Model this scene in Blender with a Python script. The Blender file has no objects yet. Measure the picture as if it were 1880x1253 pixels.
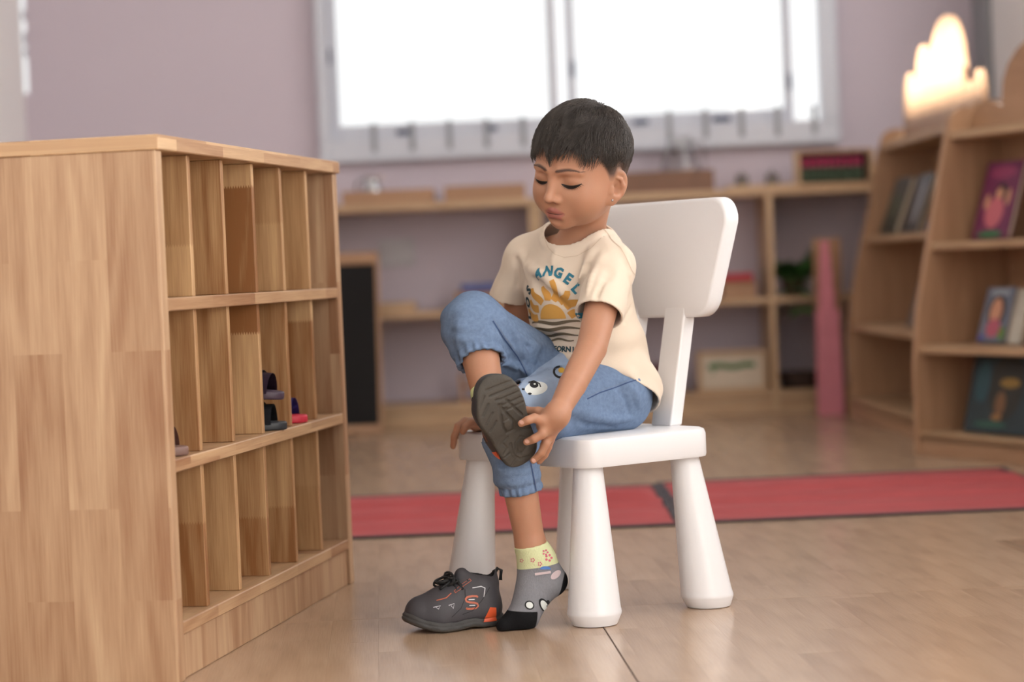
import bpy, bmesh, math, random
import numpy as np
from mathutils import Vector, Matrix
from mathutils.bvhtree import BVHTree

random.seed(7)
np.random.seed(7)
scene = bpy.context.scene
COL = scene.collection

# ------------------------------------------------------------------ camera
W_PX, H_PX, F_PX = 1880.0, 1253.0, 4100.0
CAM_H, ROLL, PITCH = 0.576, 0.042, math.atan(132.0 / 4100.0)
cr, sr, cp, sp = math.cos(ROLL), math.sin(ROLL), math.cos(PITCH), math.sin(PITCH)
R0 = Vector((1, 0, 0)); F0 = Vector((0, cp, -sp)); U0 = Vector((0, sp, cp))
RC = R0 * cr - U0 * sr
UC = R0 * sr + U0 * cr
CAM = Vector((0, 0, CAM_H))
cam_data = bpy.data.cameras.new('camera')
cam_data.sensor_width = 36.0
cam_data.lens = F_PX / W_PX * 36.0
cam_data.clip_start = 0.05
cam_data.dof.use_dof = True
cam_data.dof.focus_distance = 3.56
cam_data.dof.aperture_fstop = 2.6
cam = bpy.data.objects.new('camera', cam_data)
COL.objects.link(cam)
M4 = Matrix((RC, UC, -F0)).transposed().to_4x4()
M4.translation = CAM
cam.matrix_world = M4
scene.camera = cam

def at(px, py, Y):
    """the place whose picture is (px, py) at distance Y from the camera"""
    u, v = (px - 940.0) / F_PX, (py - 626.5) / F_PX
    d = F0 + RC * u - UC * v
    return CAM + d * (Y / d.y)

# ------------------------------------------------------------------ light
world = bpy.data.worlds.new('daylight')
scene.world = world
world.use_nodes = True
wn = world.node_tree
wn.nodes['Background'].inputs['Color'].default_value = (0.99, 0.995, 1.0, 1)
wn.nodes['Background'].inputs['Strength'].default_value = 1.42

def area(name, loc, rot, sx, sy, power, col):
    l = bpy.data.lights.new(name, 'AREA')
    l.shape = 'RECTANGLE'; l.size = sx; l.size_y = sy; l.energy = power; l.color = col
    o = bpy.data.objects.new(name, l); COL.objects.link(o)
    o.location = loc; o.rotation_euler = rot
    return o
# daylight entering by the large near window of the right wall
area('right_wall_light', (1.77, 3.0, 1.62), (0, math.radians(90), 0), 1.3, 3.0, 45, (1.0, 0.985, 0.975))
area('right_wall_light', (1.77, 6.35, 1.95), (0, math.radians(90), 0), 0.9, 2.5, 38, (1.0, 0.98, 0.97))  # unseen fill lamp, added to brighten the background
sun = bpy.data.lights.new('sun', 'SUN')
sun.energy = 45.0; sun.angle = math.radians(2.0); sun.color = (1.0, 0.98, 0.90)
sun_o = bpy.data.objects.new('sun', sun); COL.objects.link(sun_o)
sun_o.rotation_euler = Vector((1.0, 0.45, -0.26)).to_track_quat('-Z', 'Y').to_euler()

vs = scene.view_settings
vs.view_transform = 'Standard'; vs.look = 'None'; vs.gamma = 1.0
vs.use_curve_mapping = False
vs.exposure = -0.25

# ------------------------------------------------------------------ materials
def new_mat(name):
    m = bpy.data.materials.new(name); m.use_nodes = True
    nt = m.node_tree
    return m, nt, nt.nodes['Principled BSDF']

def nd(nt, t, **kw):
    n = nt.nodes.new(t)
    for k, v in kw.items():
        if k.startswith('i_'):
            n.inputs[k[2:].replace('_', ' ')].default_value = v
        else:
            setattr(n, k, v)
    return n

def srgb(r, g, b):
    f = lambda c: c / 12.92 if c <= 0.04045 else ((c + 0.055) / 1.055) ** 2.4
    return (f(r / 255), f(g / 255), f(b / 255), 1)

def plain(name, col, rough=0.5, metal=0.0, noise=0.06, nscale=40.0, bump=0.0, bscale=200.0, sss=0.0, spec=0.5, coat=0.0):
    m, nt, b = new_mat(name)
    b.inputs['Roughness'].default_value = rough
    b.inputs['Metallic'].default_value = metal
    b.inputs['Specular IOR Level'].default_value = spec
    b.inputs['Coat Weight'].default_value = coat
    tc = nd(nt, 'ShaderNodeTexCoord')
    nz = nd(nt, 'ShaderNodeTexNoise'); nz.inputs['Scale'].default_value = nscale; nz.inputs['Detail'].default_value = 4
    nt.links.new(tc.outputs['Object'], nz.inputs['Vector'])
    mx = nd(nt, 'ShaderNodeMix', data_type='RGBA')
    mx.inputs['A'].default_value = tuple(c * (1 - noise) for c in col[:3]) + (1,)
    mx.inputs['B'].default_value = tuple(min(1, c * (1 + noise)) for c in col[:3]) + (1,)
    nt.links.new(nz.outputs['Fac'], mx.inputs['Factor'])
    nt.links.new(mx.outputs['Result'], b.inputs['Base Color'])
    if bump:
        n2 = nd(nt, 'ShaderNodeTexNoise'); n2.inputs['Scale'].default_value = bscale; n2.inputs['Detail'].default_value = 3
        nt.links.new(tc.outputs['Object'], n2.inputs['Vector'])
        bp = nd(nt, 'ShaderNodeBump'); bp.inputs['Strength'].default_value = bump; bp.inputs['Distance'].default_value = 0.002
        nt.links.new(n2.outputs['Fac'], bp.inputs['Height']); nt.links.new(bp.outputs['Normal'], b.inputs['Normal'])
    if sss:
        b.inputs['Subsurface Weight'].default_value = sss
        b.inputs['Subsurface Radius'].default_value = (0.012, 0.005, 0.003)
        b.inputs['Subsurface Scale'].default_value = 1.0
    return m

def wood(name, light, dark, stave_len=0.42, stave_w=0.062, vary=0.75, rough=0.42, grain=1.0, jointed=False):
    """laminated solid wood; UV is in metres, u runs with the grain"""
    m, nt, b = new_mat(name)
    L = nt.links.new
    uv = nd(nt, 'ShaderNodeUVMap')
    oi = nd(nt, 'ShaderNodeObjectInfo')
    br = nd(nt, 'ShaderNodeTexBrick'); br.offset = 0.37; br.offset_frequency = 2; br.squash = 1.0
    br.inputs['Scale'].default_value = 1.0; br.inputs['Mortar Size'].default_value = 0.0
    br.inputs['Mortar Smooth'].default_value = 0.0
    br.inputs['Brick Width'].default_value = stave_len; br.inputs['Row Height'].default_value = stave_w
    br.inputs['Color1'].default_value = (0, 0, 0, 1); br.inputs['Color2'].default_value = (1, 1, 1, 1)
    L(uv.outputs['UV'], br.inputs['Vector'])
    mp = nd(nt, 'ShaderNodeMapping'); mp.inputs['Scale'].default_value = (2.2, 34.0, 1.0)
    L(uv.outputs['UV'], mp.inputs['Vector'])
    # every stave takes its grain from another place
    add = nd(nt, 'ShaderNodeVectorMath', operation='MULTIPLY_ADD')
    add.inputs[1].default_value = (17.0, 31.0, 9.0)
    L(br.outputs['Color'], add.inputs[0]); L(mp.outputs['Vector'], add.inputs[2])
    n1 = nd(nt, 'ShaderNodeTexNoise'); n1.inputs['Scale'].default_value = 1.0; n1.inputs['Detail'].default_value = 6; n1.inputs['Distortion'].default_value = 0.6
    L(add.outputs[0], n1.inputs['Vector'])
    mp2 = nd(nt, 'ShaderNodeMapping'); mp2.inputs['Scale'].default_value = (14.0, 420.0, 1.0)
    L(uv.outputs['UV'], mp2.inputs['Vector'])
    n2 = nd(nt, 'ShaderNodeTexNoise'); n2.inputs['Scale'].default_value = 1.0; n2.inputs['Detail'].default_value = 2
    L(mp2.outputs['Vector'], n2.inputs['Vector'])
    # cathedral figure
    mp3 = nd(nt, 'ShaderNodeMapping'); mp3.inputs['Scale'].default_value = (1.6, 12.0, 1.0)
    L(uv.outputs['UV'], mp3.inputs['Vector'])
    a3 = nd(nt, 'ShaderNodeVectorMath', operation='MULTIPLY_ADD'); a3.inputs[1].default_value = (5.0, 7.0, 3.0)
    L(br.outputs['Color'], a3.inputs[0]); L(mp3.outputs['Vector'], a3.inputs[2])
    n3 = nd(nt, 'ShaderNodeTexNoise'); n3.inputs['Scale'].default_value = 0.9; n3.inputs['Detail'].default_value = 1
    L(a3.outputs[0], n3.inputs['Vector'])
    w3 = nd(nt, 'ShaderNodeMath', operation='MULTIPLY'); w3.inputs[1].default_value = 46.0
    L(n3.outputs['Fac'], w3.inputs[0])
    s3 = nd(nt, 'ShaderNodeMath', operation='SINE'); L(w3.outputs[0], s3.inputs[0])
    # sum up
    def madd(a, k, c):
        n = nd(nt, 'ShaderNodeMath', operation='MULTIPLY_ADD'); n.inputs[1].default_value = k
        L(a, n.inputs[0])
        if isinstance(c, float): n.inputs[2].default_value = c
        else: L(c, n.inputs[2])
        return n.outputs[0]
    t = madd(br.outputs['Color'], 0.62 * vary, 0.02)
    t = madd(n1.outputs['Fac'], 0.75 * grain, t)
    t = madd(n2.outputs['Fac'], 0.42 * grain, t)
    t = madd(s3.outputs[0], 0.075 * grain, t)
    t = madd(oi.outputs['Random'], 0.22 * vary, t)
    if jointed:      # a finger joint at height "joint" where a darker stave meets a lighter one
        at1 = nd(nt, 'ShaderNodeAttribute', attribute_type='OBJECT', attribute_name='joint')
        at2 = nd(nt, 'ShaderNodeAttribute', attribute_type='OBJECT', attribute_name='tone_low')
        at3 = nd(nt, 'ShaderNodeAttribute', attribute_type='OBJECT', attribute_name='tone_high')
        sx = nd(nt, 'ShaderNodeSeparateXYZ'); L(uv.outputs['UV'], sx.inputs[0])
        pp = nd(nt, 'ShaderNodeMath', operation='PINGPONG'); pp.inputs[1].default_value = 0.0022; L(sx.outputs['Y'], pp.inputs[0])
        sm = nd(nt, 'ShaderNodeMath', operation='MULTIPLY_ADD'); sm.inputs[1].default_value = 2.6
        L(pp.outputs[0], sm.inputs[0]); L(sx.outputs['X'], sm.inputs[2])
        gt = nd(nt, 'ShaderNodeMath', operation='GREATER_THAN'); L(sm.outputs[0], gt.inputs[0]); L(at1.outputs['Fac'], gt.inputs[1])
        mm = nd(nt, 'ShaderNodeMix', data_type='FLOAT'); L(gt.outputs[0], mm.inputs['Factor'])
        L(at2.outputs['Fac'], mm.inputs['A']); L(at3.outputs['Fac'], mm.inputs['B'])
        ad = nd(nt, 'ShaderNodeMath', operation='ADD'); L(t, ad.inputs[0]); L(mm.outputs['Result'], ad.inputs[1]); t = ad.outputs[0]
    rp = nd(nt, 'ShaderNodeMapRange'); rp.inputs['From Min'].default_value = 0.36; rp.inputs['From Max'].default_value = 1.42
    L(t, rp.inputs['Value'])
    mx = nd(nt, 'ShaderNodeMix', data_type='RGBA'); mx.inputs['A'].default_value = light; mx.inputs['B'].default_value = dark
    L(rp.outputs['Result'], mx.inputs['Factor']); L(mx.outputs['Result'], b.inputs['Base Color'])
    b.inputs['Roughness'].default_value = rough
    bp = nd(nt, 'ShaderNodeBump'); bp.inputs['Strength'].default_value = 0.12; bp.inputs['Distance'].default_value = 0.001
    L(n2.outputs['Fac'], bp.inputs['Height']); L(bp.outputs['Normal'], b.inputs['Normal'])
    return m

# ------------------------------------------------------------------ object helpers
def link(o, parent=None):
    COL.objects.link(o)
    if parent is not None: o.parent = parent
    return o

def tag(o, label=None, cat=None, group=None, kind=None):
    if label: o['label'] = label
    if cat: o['category'] = cat
    if group: o['group'] = group
    if kind: o['kind'] = kind
    return o

def thing(name, label, cat, loc=(0, 0, 0), rotz=0.0, group=None):
    o = bpy.data.objects.new(name, None); o.empty_display_size = 0.05
    COL.objects.link(o); o.location = loc; o.rotation_euler = (0, 0, rotz)
    return tag(o, label, cat, group)

def uv_metres(me, g, off=(0.0, 0.0)):
    uvl = me.uv_layers.new(name='UVMap')
    for p in me.polygons:
        n = p.normal
        ax = max(range(3), key=lambda i: abs(n[i]))
        if ax == g:
            a, b_ = [i for i in range(3) if i != g]
        else:
            a = g; b_ = [i for i in range(3) if i not in (g, ax)][0]
        for li in p.loop_indices:
            c = me.vertices[me.loops[li].vertex_index].co
            k = 0.25 if ax == g else 1.0
            uvl.data[li].uv = (c[a] * k + off[0], c[b_] + off[1])

def mesh_from_bm(name, bm, mats, parent=None, smooth=False, grain=None, loc=(0, 0, 0), rot=(0, 0, 0), uvoff=None):
    me = bpy.data.meshes.new(name)
    bm.normal_update(); bm.to_mesh(me); bm.free()
    if not isinstance(mats, (list, tuple)): mats = [mats]
    for m in mats: me.materials.append(m)
    if smooth: me.shade_smooth()
    if grain is not None:
        uv_metres(me, grain, uvoff or (random.random() * 3, random.random() * 3))
    o = bpy.data.objects.new(name, me); link(o, parent)
    o.location = loc; o.rotation_euler = rot
    return o

def bm_box(bm, c, s, M=None):
    vs_ = []
    for dz in (-1, 1):
        for dx, dy in ((-1, -1), (1, -1), (1, 1), (-1, 1)):
            v = Vector((c[0] + dx * s[0] / 2, c[1] + dy * s[1] / 2, c[2] + dz * s[2] / 2))
            vs_.append(bm.verts.new(M @ v if M else v))
    for f in ((0, 3, 2, 1), (4, 5, 6, 7), (0, 1, 5, 4), (1, 2, 6, 5), (2, 3, 7, 6), (3, 0, 4, 7)):
        bm.faces.new([vs_[i] for i in f])
    return bm

def bevel_all(bm, w, seg=1, ang=0.6):
    ed = [e for e in bm.edges if len(e.link_faces) == 2 and e.calc_face_angle(0) > ang]
    bmesh.ops.bevel(bm, geom=ed, offset=w, segments=seg, affect='EDGES', profile=0.5)

def box(name, c, s, mat, parent=None, bevel=0.0015, grain=None, rot=(0, 0, 0), seg=1, uvoff=None):
    """a board of size s with its middle at c (in the parent's frame)"""
    bm = bm_box(bmesh.new(), (0, 0, 0), s)
    bm.normal_update()
    if bevel: bevel_all(bm, bevel, seg)
    if grain is None: grain = max(range(3), key=lambda i: s[i])
    return mesh_from_bm(name, bm, mat, parent, grain=grain, loc=c, rot=rot, uvoff=uvoff)

def bm_prism(bm, pts, z0, z1):
    """closed outline pts (x, y) extruded from z0 to z1"""
    a = [bm.verts.new((p[0], p[1], z0)) for p in pts]; b_ = [bm.verts.new((p[0], p[1], z1)) for p in pts]
    n = len(pts)
    bm.faces.new(a[::-1]); bm.faces.new(b_)
    for i in range(n): bm.faces.new((a[i], a[(i + 1) % n], b_[(i + 1) % n], b_[i]))
    return bm

def bm_lathe(bm, prof, n=24, c=(0, 0, 0)):
    """prof: list of (r, z); closes at r = 0 ends"""
    rings = []
    for r, z in prof:
        if r < 1e-6: rings.append([bm.verts.new((c[0], c[1], c[2] + z))])
        else: rings.append([bm.verts.new((c[0] + r * math.cos(2 * math.pi * i / n), c[1] + r * math.sin(2 * math.pi * i / n), c[2] + z)) for i in range(n)])
    for A, B in zip(rings, rings[1:]):
        for i in range(n):
            j = (i + 1) % n
            if len(A) == 1 and len(B) == 1: continue
            if len(A) == 1: bm.faces.new((A[0], B[j], B[i]))
            elif len(B) == 1: bm.faces.new((A[i], A[j], B[0]))
            else: bm.faces.new((A[i], A[j], B[j], B[i]))
    bmesh.ops.recalc_face_normals(bm, faces=bm.faces)
    return bm

def bm_tube(bm, pts, r, n=8, closed=False):
    pts = [Vector(p) for p in pts]
    rs = r if isinstance(r, (list, tuple)) else [r] * len(pts)
    rings = []; up = Vector((0.13, 0.21, 0.97)).normalized()
    N = len(pts)
    for i, p in enumerate(pts):
        a = pts[i - 1] if (i or closed) else p; b_ = pts[(i + 1) % N] if (i < N - 1 or closed) else p
        t = (b_ - a).normalized()
        s = t.cross(up)
        if s.length < 1e-4: s = t.cross(Vector((1, 0, 0)))
        s.normalize(); q = t.cross(s).normalized()
        rings.append([bm.verts.new(p + (s * math.cos(2 * math.pi * k / n) + q * math.sin(2 * math.pi * k / n)) * rs[i]) for k in range(n)])
    pr = list(zip(rings, rings[1:]))
    if closed: pr.append((rings[-1], rings[0]))
    for A, B in pr:
        for k in range(n): bm.faces.new((A[k], A[(k + 1) % n], B[(k + 1) % n], B[k]))
    if not closed:
        bm.faces.new(rings[0][::-1]); bm.faces.new(rings[-1])
    bmesh.ops.recalc_face_normals(bm, faces=bm.faces)
    return bm

def round_rect(hx, hy, r, n=8):
    pts = []
    for cx, cy, a0 in ((hx - r, hy - r, 0), (-hx + r, hy - r, 90), (-hx + r, -hy + r, 180), (hx - r, -hy + r, 270)):
        for i in range(n + 1):
            a = math.radians(a0 + 90 * i / n); pts.append((cx + r * math.cos(a), cy + r * math.sin(a)))
    return pts

def copy_tree(o, parent=None):
    c = o.copy(); COL.objects.link(c); c.parent = parent
    for ch in list(o.children): copy_tree(ch, c)
    return c

# ------------------------------------------------------------------ shared materials
M_wall = plain('lilac_wall_paint', srgb(206, 194, 204), 0.75, noise=0.03, nscale=3)
M_wall_w = plain('white_wall_paint', srgb(240, 237, 236), 0.7, noise=0.02, nscale=3)
M_ceil = plain('ceiling_paint', srgb(235, 235, 232), 0.8, noise=0.01)
M_upvc = plain('white_window_profile', srgb(205, 208, 218), 0.35, noise=0.02)
M_tick = plain('grey_tick', srgb(150, 153, 160), 0.4, noise=0.05)
M_mark = plain('film_print_blue', srgb(70, 80, 110), 0.5)
M_cub = wood('rubberwood_panel', srgb(208, 178, 144), srgb(146, 104, 74), 0.36, 0.075, vary=0.6, grain=1.25)
M_div = wood('rubberwood_divider', srgb(220, 184, 138), srgb(138, 92, 54), 3.0, 0.3, vary=0.5, grain=1.3, jointed=True)
M_edge = wood('rubberwood_edge', srgb(216, 182, 142), srgb(134, 88, 58), 0.22, 0.2, vary=0.9)
M_pine = wood('pale_pine', srgb(206, 176, 140), srgb(150, 112, 78), 0.5, 0.08, vary=0.5)
M_birch = wood('birch_ply', srgb(184, 146, 114), srgb(138, 98, 68), 2.0, 0.6, vary=0.25)
M_tray = wood('brown_tray_wood', srgb(178, 138, 104), srgb(128, 88, 62), 1.0, 0.3, vary=0.3)
M_white = plain('white_plastic', srgb(228, 226, 228), 0.34, noise=0.015, nscale=6, bump=0.02, bscale=90)
M_black = plain('blackboard', srgb(17, 15, 15), 0.95, noise=0.2, nscale=8)
M_red = None
# ================================================================== the room
WALL_Y = 8.65
XL, XR = at(44, 150, WALL_Y).x, at(1797, 100, WALL_Y).x
CEIL = 2.75
Y_OPEN = -0.6

# ---- floor: printed boards laid along the room
fl = bpy.data.objects.new('floor', None); link(fl); tag(fl, kind='structure')
M_floor = wood('floor_board', srgb(194, 166, 140), srgb(146, 117, 94), 5.0, 0.5, vary=0.8, rough=0.21, grain=0.9)
nt = M_floor.node_tree
M_sub = plain('subfloor', srgb(70, 58, 48), 0.8)
bm = bm_box(bmesh.new(), ((XL + XR) / 2, (WALL_Y + Y_OPEN) / 2, -0.03), (XR - XL + 0.4, WALL_Y - Y_OPEN + 0.4, 0.036))
sub = mesh_from_bm('underlay', bm, M_sub, fl)
ANG = 0.0585
ud = Vector((math.cos(ANG), math.sin(ANG), 0)); vd = Vector((-math.sin(ANG), math.cos(ANG), 0))
PW = 0.076
SEAM_V = 3.735
def px_of(p):
    d = p - CAM; k = d.dot(F0)
    return 940 + F_PX * d.dot(RC) / k, 626.5 - F_PX * d.dot(UC) / k
board_me = {}
def board_mesh(ln):
    k = round(ln, 3)
    if k not in board_me:
        bm = bm_box(bmesh.new(), (0, 0, -0.006), (PW - 0.0001, ln - 0.0001, 0.012))
        me = bpy.data.meshes.new('floor_board'); bm.to_mesh(me); bm.free()
        me.materials.append(M_floor); uv_metres(me, 1, (0.3, 0.2)); board_me[k] = me
    return board_me[k]
boards = []
rng = random.Random(5)
for iu in range(-33, 34):
    u0 = 0.355 + iu * PW
    for lo, hi in ((-0.8, SEAM_V - 0.0008), (SEAM_V + 0.0008, 9.3)):
        v = lo - rng.choice((0, .1, .2, .3)) if lo < 0 else lo
        first = True
        while v < hi - 0.02:
            ln = rng.choice((0.45, 0.6, 0.75))
            if first and lo > 0: ln = rng.choice((0.15, 0.3, 0.45, 0.6)); first = False
            ln = min(ln, round(hi - v, 3))
            c = ud * (u0 + PW / 2) + vd * (v + ln / 2)
            if iu == 0 and False: pass
            v += ln
            if c.x < XL - 0.1 or c.x > XR + 0.1 or c.y > WALL_Y + .1 or c.y < Y_OPEN: continue
            vis = False
            if c.y > 2.4:
                q = px_of(c); vis = -60 < q[0] < 1940 and q[1] < 1330
            boards.append((not vis, c.y, c, ln))
boards.sort(key=lambda t: (t[0], t[1]))
rest = bmesh.new(); ruv = rest.loops.layers.uv.new('UVMap')
for i, (_, _, c, ln) in enumerate(boards):
    if i < 290:
        o = bpy.data.objects.new('floor_board', board_mesh(ln)); link(o, fl)
        o.location = c; o.rotation_euler = (0, 0, ANG)
    else:
        R = Matrix.Translation(c) @ Matrix.Rotation(ANG, 4, 'Z')
        ou, ov = rng.random() * 40, rng.random() * 40
        vs_ = [rest.verts.new(R @ Vector((sx * (PW - .0001) / 2, sy * (ln - .0001) / 2, 0))) for sx, sy in ((-1, -1), (1, -1), (1, 1), (-1, 1))]
        f = rest.faces.new(vs_)
        for lp, (sx, sy) in zip(f.loops, ((-1, -1), (1, -1), (1, 1), (-1, 1))):
            lp[ruv].uv = (ou + sy * ln / 2, ov + sx * PW / 2)
ro = mesh_from_bm('floor_boards_beyond', rest, M_floor, fl); tag(ro, kind='stuff')
# the long sealed joint in front of the chair
bm = bmesh.new()
p0, p1 = at(1108, 1160, 3.54), at(1172, 1262, 3.06)
bm_tube(bm, [Vector((p0.x, p0.y, -0.0006)), Vector((p1.x, p1.y, -0.0006)), Vector((p1.x + .05, p1.y - .6, -0.0006))], 0.0016, 6)
mesh_from_bm('joint_strip', bm, plain('joint_dark', srgb(88, 66, 52), 0.7), fl)

# ---- walls and ceiling
wx0, wx1 = at(590, 120, WALL_Y).x, at(1533, 120, WALL_Y).x
wz0, wz1 = at(1060, 268, WALL_Y).z, 2.25
def wall_with_hole(name, axis, pos, a0, a1, holes, mat, th=0.2, sign=1):
    """axis 'y': wall across y = pos spanning x a0..a1; axis 'x': across x = pos spanning y"""
    bm = bmesh.new()
    def blk(p0, p1, z0, z1):
        if p1 - p0 < 1e-4 or z1 - z0 < 1e-4: return
        c = ((p0 + p1) / 2, pos + sign * th / 2, (z0 + z1) / 2); s = (p1 - p0, th, z1 - z0)
        if axis == 'x': c = (c[1], c[0], c[2]); s = (s[1], s[0], s[2])
        bm_box(bm, c, s)
    x = a0
    for h0, h1, z0, z1 in sorted(holes):
        blk(x, h0, 0, CEIL); blk(h0, h1, 0, z0); blk(h0, h1, z1, CEIL); x = h1
    blk(x, a1, 0, CEIL)
    o = mesh_from_bm(name, bm, mat); return tag(o, kind='structure')
wall_with_hole('wall_back', 'y', WALL_Y, XL - 0.2, XR + 0.2, [(XL - .07, XL + .017, at(40, 172, WALL_Y).z, 2.0), (wx0, wx1, wz0, wz1)], M_wall)
SL0, SL1 = WALL_Y - 0.11, WALL_Y - 0.035
SUN_OPENING = (5.1, 6.40, 1.92, 2.24)  # sized so the sun beam stays on the far crown
wall_with_hole('wall_left', 'x', XL, Y_OPEN, WALL_Y, [(SUN_OPENING[0], SUN_OPENING[1], SUN_OPENING[2], SUN_OPENING[3])], M_wall_w, sign=-1)
wall_with_hole('wall_right', 'x', XR, Y_OPEN, WALL_Y, [(1.4, 4.6, 0.95, 2.3), (5.05, 7.65, 1.45, 2.45)], M_wall_w, sign=1)
o = mesh_from_bm('ceiling', bm_box(bmesh.new(), ((XL + XR) / 2, (WALL_Y + Y_OPEN) / 2, CEIL + 0.05), (XR - XL + .4, WALL_Y - Y_OPEN + .4, 0.1)), M_ceil); tag(o, kind='structure')

# glass for every window
def glass_mat():
    m, nt, b = new_mat('window_glass')
    tr = nd(nt, 'ShaderNodeBsdfTransparent'); tr.inputs['Color'].default_value = (0.985, 0.99, 0.99, 1)
    gl = nd(nt, 'ShaderNodeBsdfGlossy'); gl.inputs['Roughness'].default_value = 0.02
    fr = nd(nt, 'ShaderNodeFresnel'); fr.inputs['IOR'].default_value = 1.45
    mx = nd(nt, 'ShaderNodeMixShader')
    nt.links.new(fr.outputs[0], mx.inputs[0]); nt.links.new(tr.outputs[0], mx.inputs[1]); nt.links.new(gl.outputs[0], mx.inputs[2])
    nt.links.new(mx.outputs[0], nt.nodes['Material Output'].inputs['Surface'])
    return m
M_glass = glass_mat()

# ---- the sliding window of the back wall
wd = bpy.data.objects.new('window_1', None); link(wd); wd.location = ((wx0 + wx1) / 2, WALL_Y, wz0); tag(wd, kind='structure')
def wl(p): return p - wd.location
def wbar(name, px0, px1, z0, z1, y, d, mat=None):
    a, b_ = at(px0, 110, WALL_Y).x, at(px1, 110, WALL_Y).x
    return box(name, wl(Vector(((a + b_) / 2, y, (z0 + z1) / 2))), (b_ - a, d, z1 - z0), mat or M_upvc, wd, bevel=0.004)
ZB = wz0
def zat(px, py): return at(px, py, WALL_Y).z
fz = zat(1060, 240)          # top of the outer sill profile
wbar('outer_frame', 582, 603, fz + .0004, wz1 - .0504, WALL_Y - 0.01, 0.10)
wbar('outer_frame', 1503, 1534, fz + .0004, wz1 - .0504, WALL_Y - 0.01, 0.10)
wbar('outer_frame', 582, 1534, ZB - .03, fz, WALL_Y - 0.01, 0.10)
wbar('outer_frame', 582, 1534, wz1 - .05, wz1 + .01, WALL_Y - 0.01, 0.10)
sz = zat(1060, 214)
for (a, b_, yy) in ((603, 1022, 0.012), (1040, 1456, 0.05)):
    yy += WALL_Y
    wbar('sash_stile', a, a + 16, fz - .005, wz1 - .05, yy, 0.035)
    wbar('sash_stile', b_ - 17, b_, fz - .005, wz1 - .05, yy, 0.035)
    wbar('sash_rail', a + 16, b_ - 17, fz - .005, sz, yy, 0.035)
    wbar('sash_rail', a + 16, b_ - 17, wz1 - .10, wz1 - .05, yy, 0.035)
    wbar('glass_pane', a + 14, b_ - 15, sz - .005, wz1 - .095, yy, 0.005, M_glass)
# grey upright ticks and printed marks on the unpeeled profile
for px in (682, 752, 820, 888, 955, 1024, 1222, 1288, 1354, 1420, 1487):
    wbar('rail_tick', px - 5, px + 5, ZB + 0.004, sz + .004, WALL_Y - 0.062, 0.006, M_tick)
for px, w in ((735, 13), (900, 8), (1172, 14), (1320, 16)):
    wbar('film_print', px - w, px + w, fz + .012, fz + .032, WALL_Y - 0.009, 0.004, M_mark)
for px, y0, y1 in ((604, 70, 100), (1052, 110, 140), (1451, 150, 180)):
    wbar('film_print', px - 4, px + 4, zat(1060, y1), zat(1060, y0), WALL_Y - 0.012 + (0.04 if px > 1040 else 0), 0.008, M_mark)
# narrow glazed slit beside the white wall
w2 = bpy.data.objects.new('window_2', None); link(w2); w2.location = (XL + .0085, WALL_Y, 1.6); tag(w2, kind='structure')
z20 = at(40, 170, WALL_Y).z
box('glass_pane', (-.03, .09, (z20 + 2.0) / 2 - 1.6), (.08, 0.005, 2.0 - z20 - .001), M_glass, w2, bevel=0)
for zz, hh_ in ((z20 + 0.155, .03), (z20 + 0.21, .05), (z20 + .30, .035)):
    box('glazing_bar', (0, .04, zz - 1.6), (.0168, 0.02, hh_), M_upvc, w2)
# unseen opening shaped to aim the sun, large window of the right wall
w3 = bpy.data.objects.new('sun_window', None); link(w3); w3.location = (XL - .1, (SUN_OPENING[0] + SUN_OPENING[1]) / 2, SUN_OPENING[2]); tag(w3, kind='structure')
hl, hh = SUN_OPENING[1] - SUN_OPENING[0], SUN_OPENING[3] - SUN_OPENING[2]
for s in (-1, 1): box('frame_stile', (0, s * (hl / 2 - .02), hh / 2), (0.05, 0.04, hh), M_upvc, w3)
for z in (0.02, hh - .02): box('frame_rail', (0, 0, z), (0.05, hl - .082, 0.04), M_upvc, w3)
box('glass_pane', (0, 0, hh / 2), (0.005, hl - .084, hh - .084), M_glass, w3, bevel=0)
w4 = bpy.data.objects.new('window_4', None); link(w4); w4.location = (XR + .1, 3.0, 0.95); tag(w4, kind='structure')
for s in (-1, -0.35, 0.35, 1): box('frame_stile', (0, s * 1.575, 0.675), (0.06, 0.05, 1.35), M_upvc, w4)
for z in (0.025, 1.325): box('frame_rail', (0, 0, z), (0.05, 3.09, 0.05), M_upvc, w4)
for s in (-1.0, 0, 1.0): box('glass_pane', (0, s * 1.063, 0.675), (0.005, 1.0, 1.24), M_glass, w4, bevel=0)
w5 = bpy.data.objects.new('fill_window', None); link(w5); w5.location = (XR + .1, 6.35, 1.45); tag(w5, kind='structure')  # unseen window added to let more light onto the back of the room
for s in (-1, 0, 1): box('frame_stile', (0, s * 1.275, 0.5), (0.06, 0.05, 1.0), M_upvc, w5)
for z in (0.025, .975): box('frame_rail', (0, 0, z), (0.05, 2.49, 0.05), M_upvc, w5)
for s in (-1, 1): box('glass_pane', (0, s * .637, 0.5), (0.005, 1.2, .89), M_glass, w5, bevel=0)
# corner lining of the right wall: grey reveal and pale curtain-like panel
o = box('trim_1', (XR - 0.012, WALL_Y - 0.13, 1.3), (0.022, 0.25, 2.58), plain('grey_trim', srgb(150, 152, 156), 0.6), bevel=0.002); tag(o, kind='structure')

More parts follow.
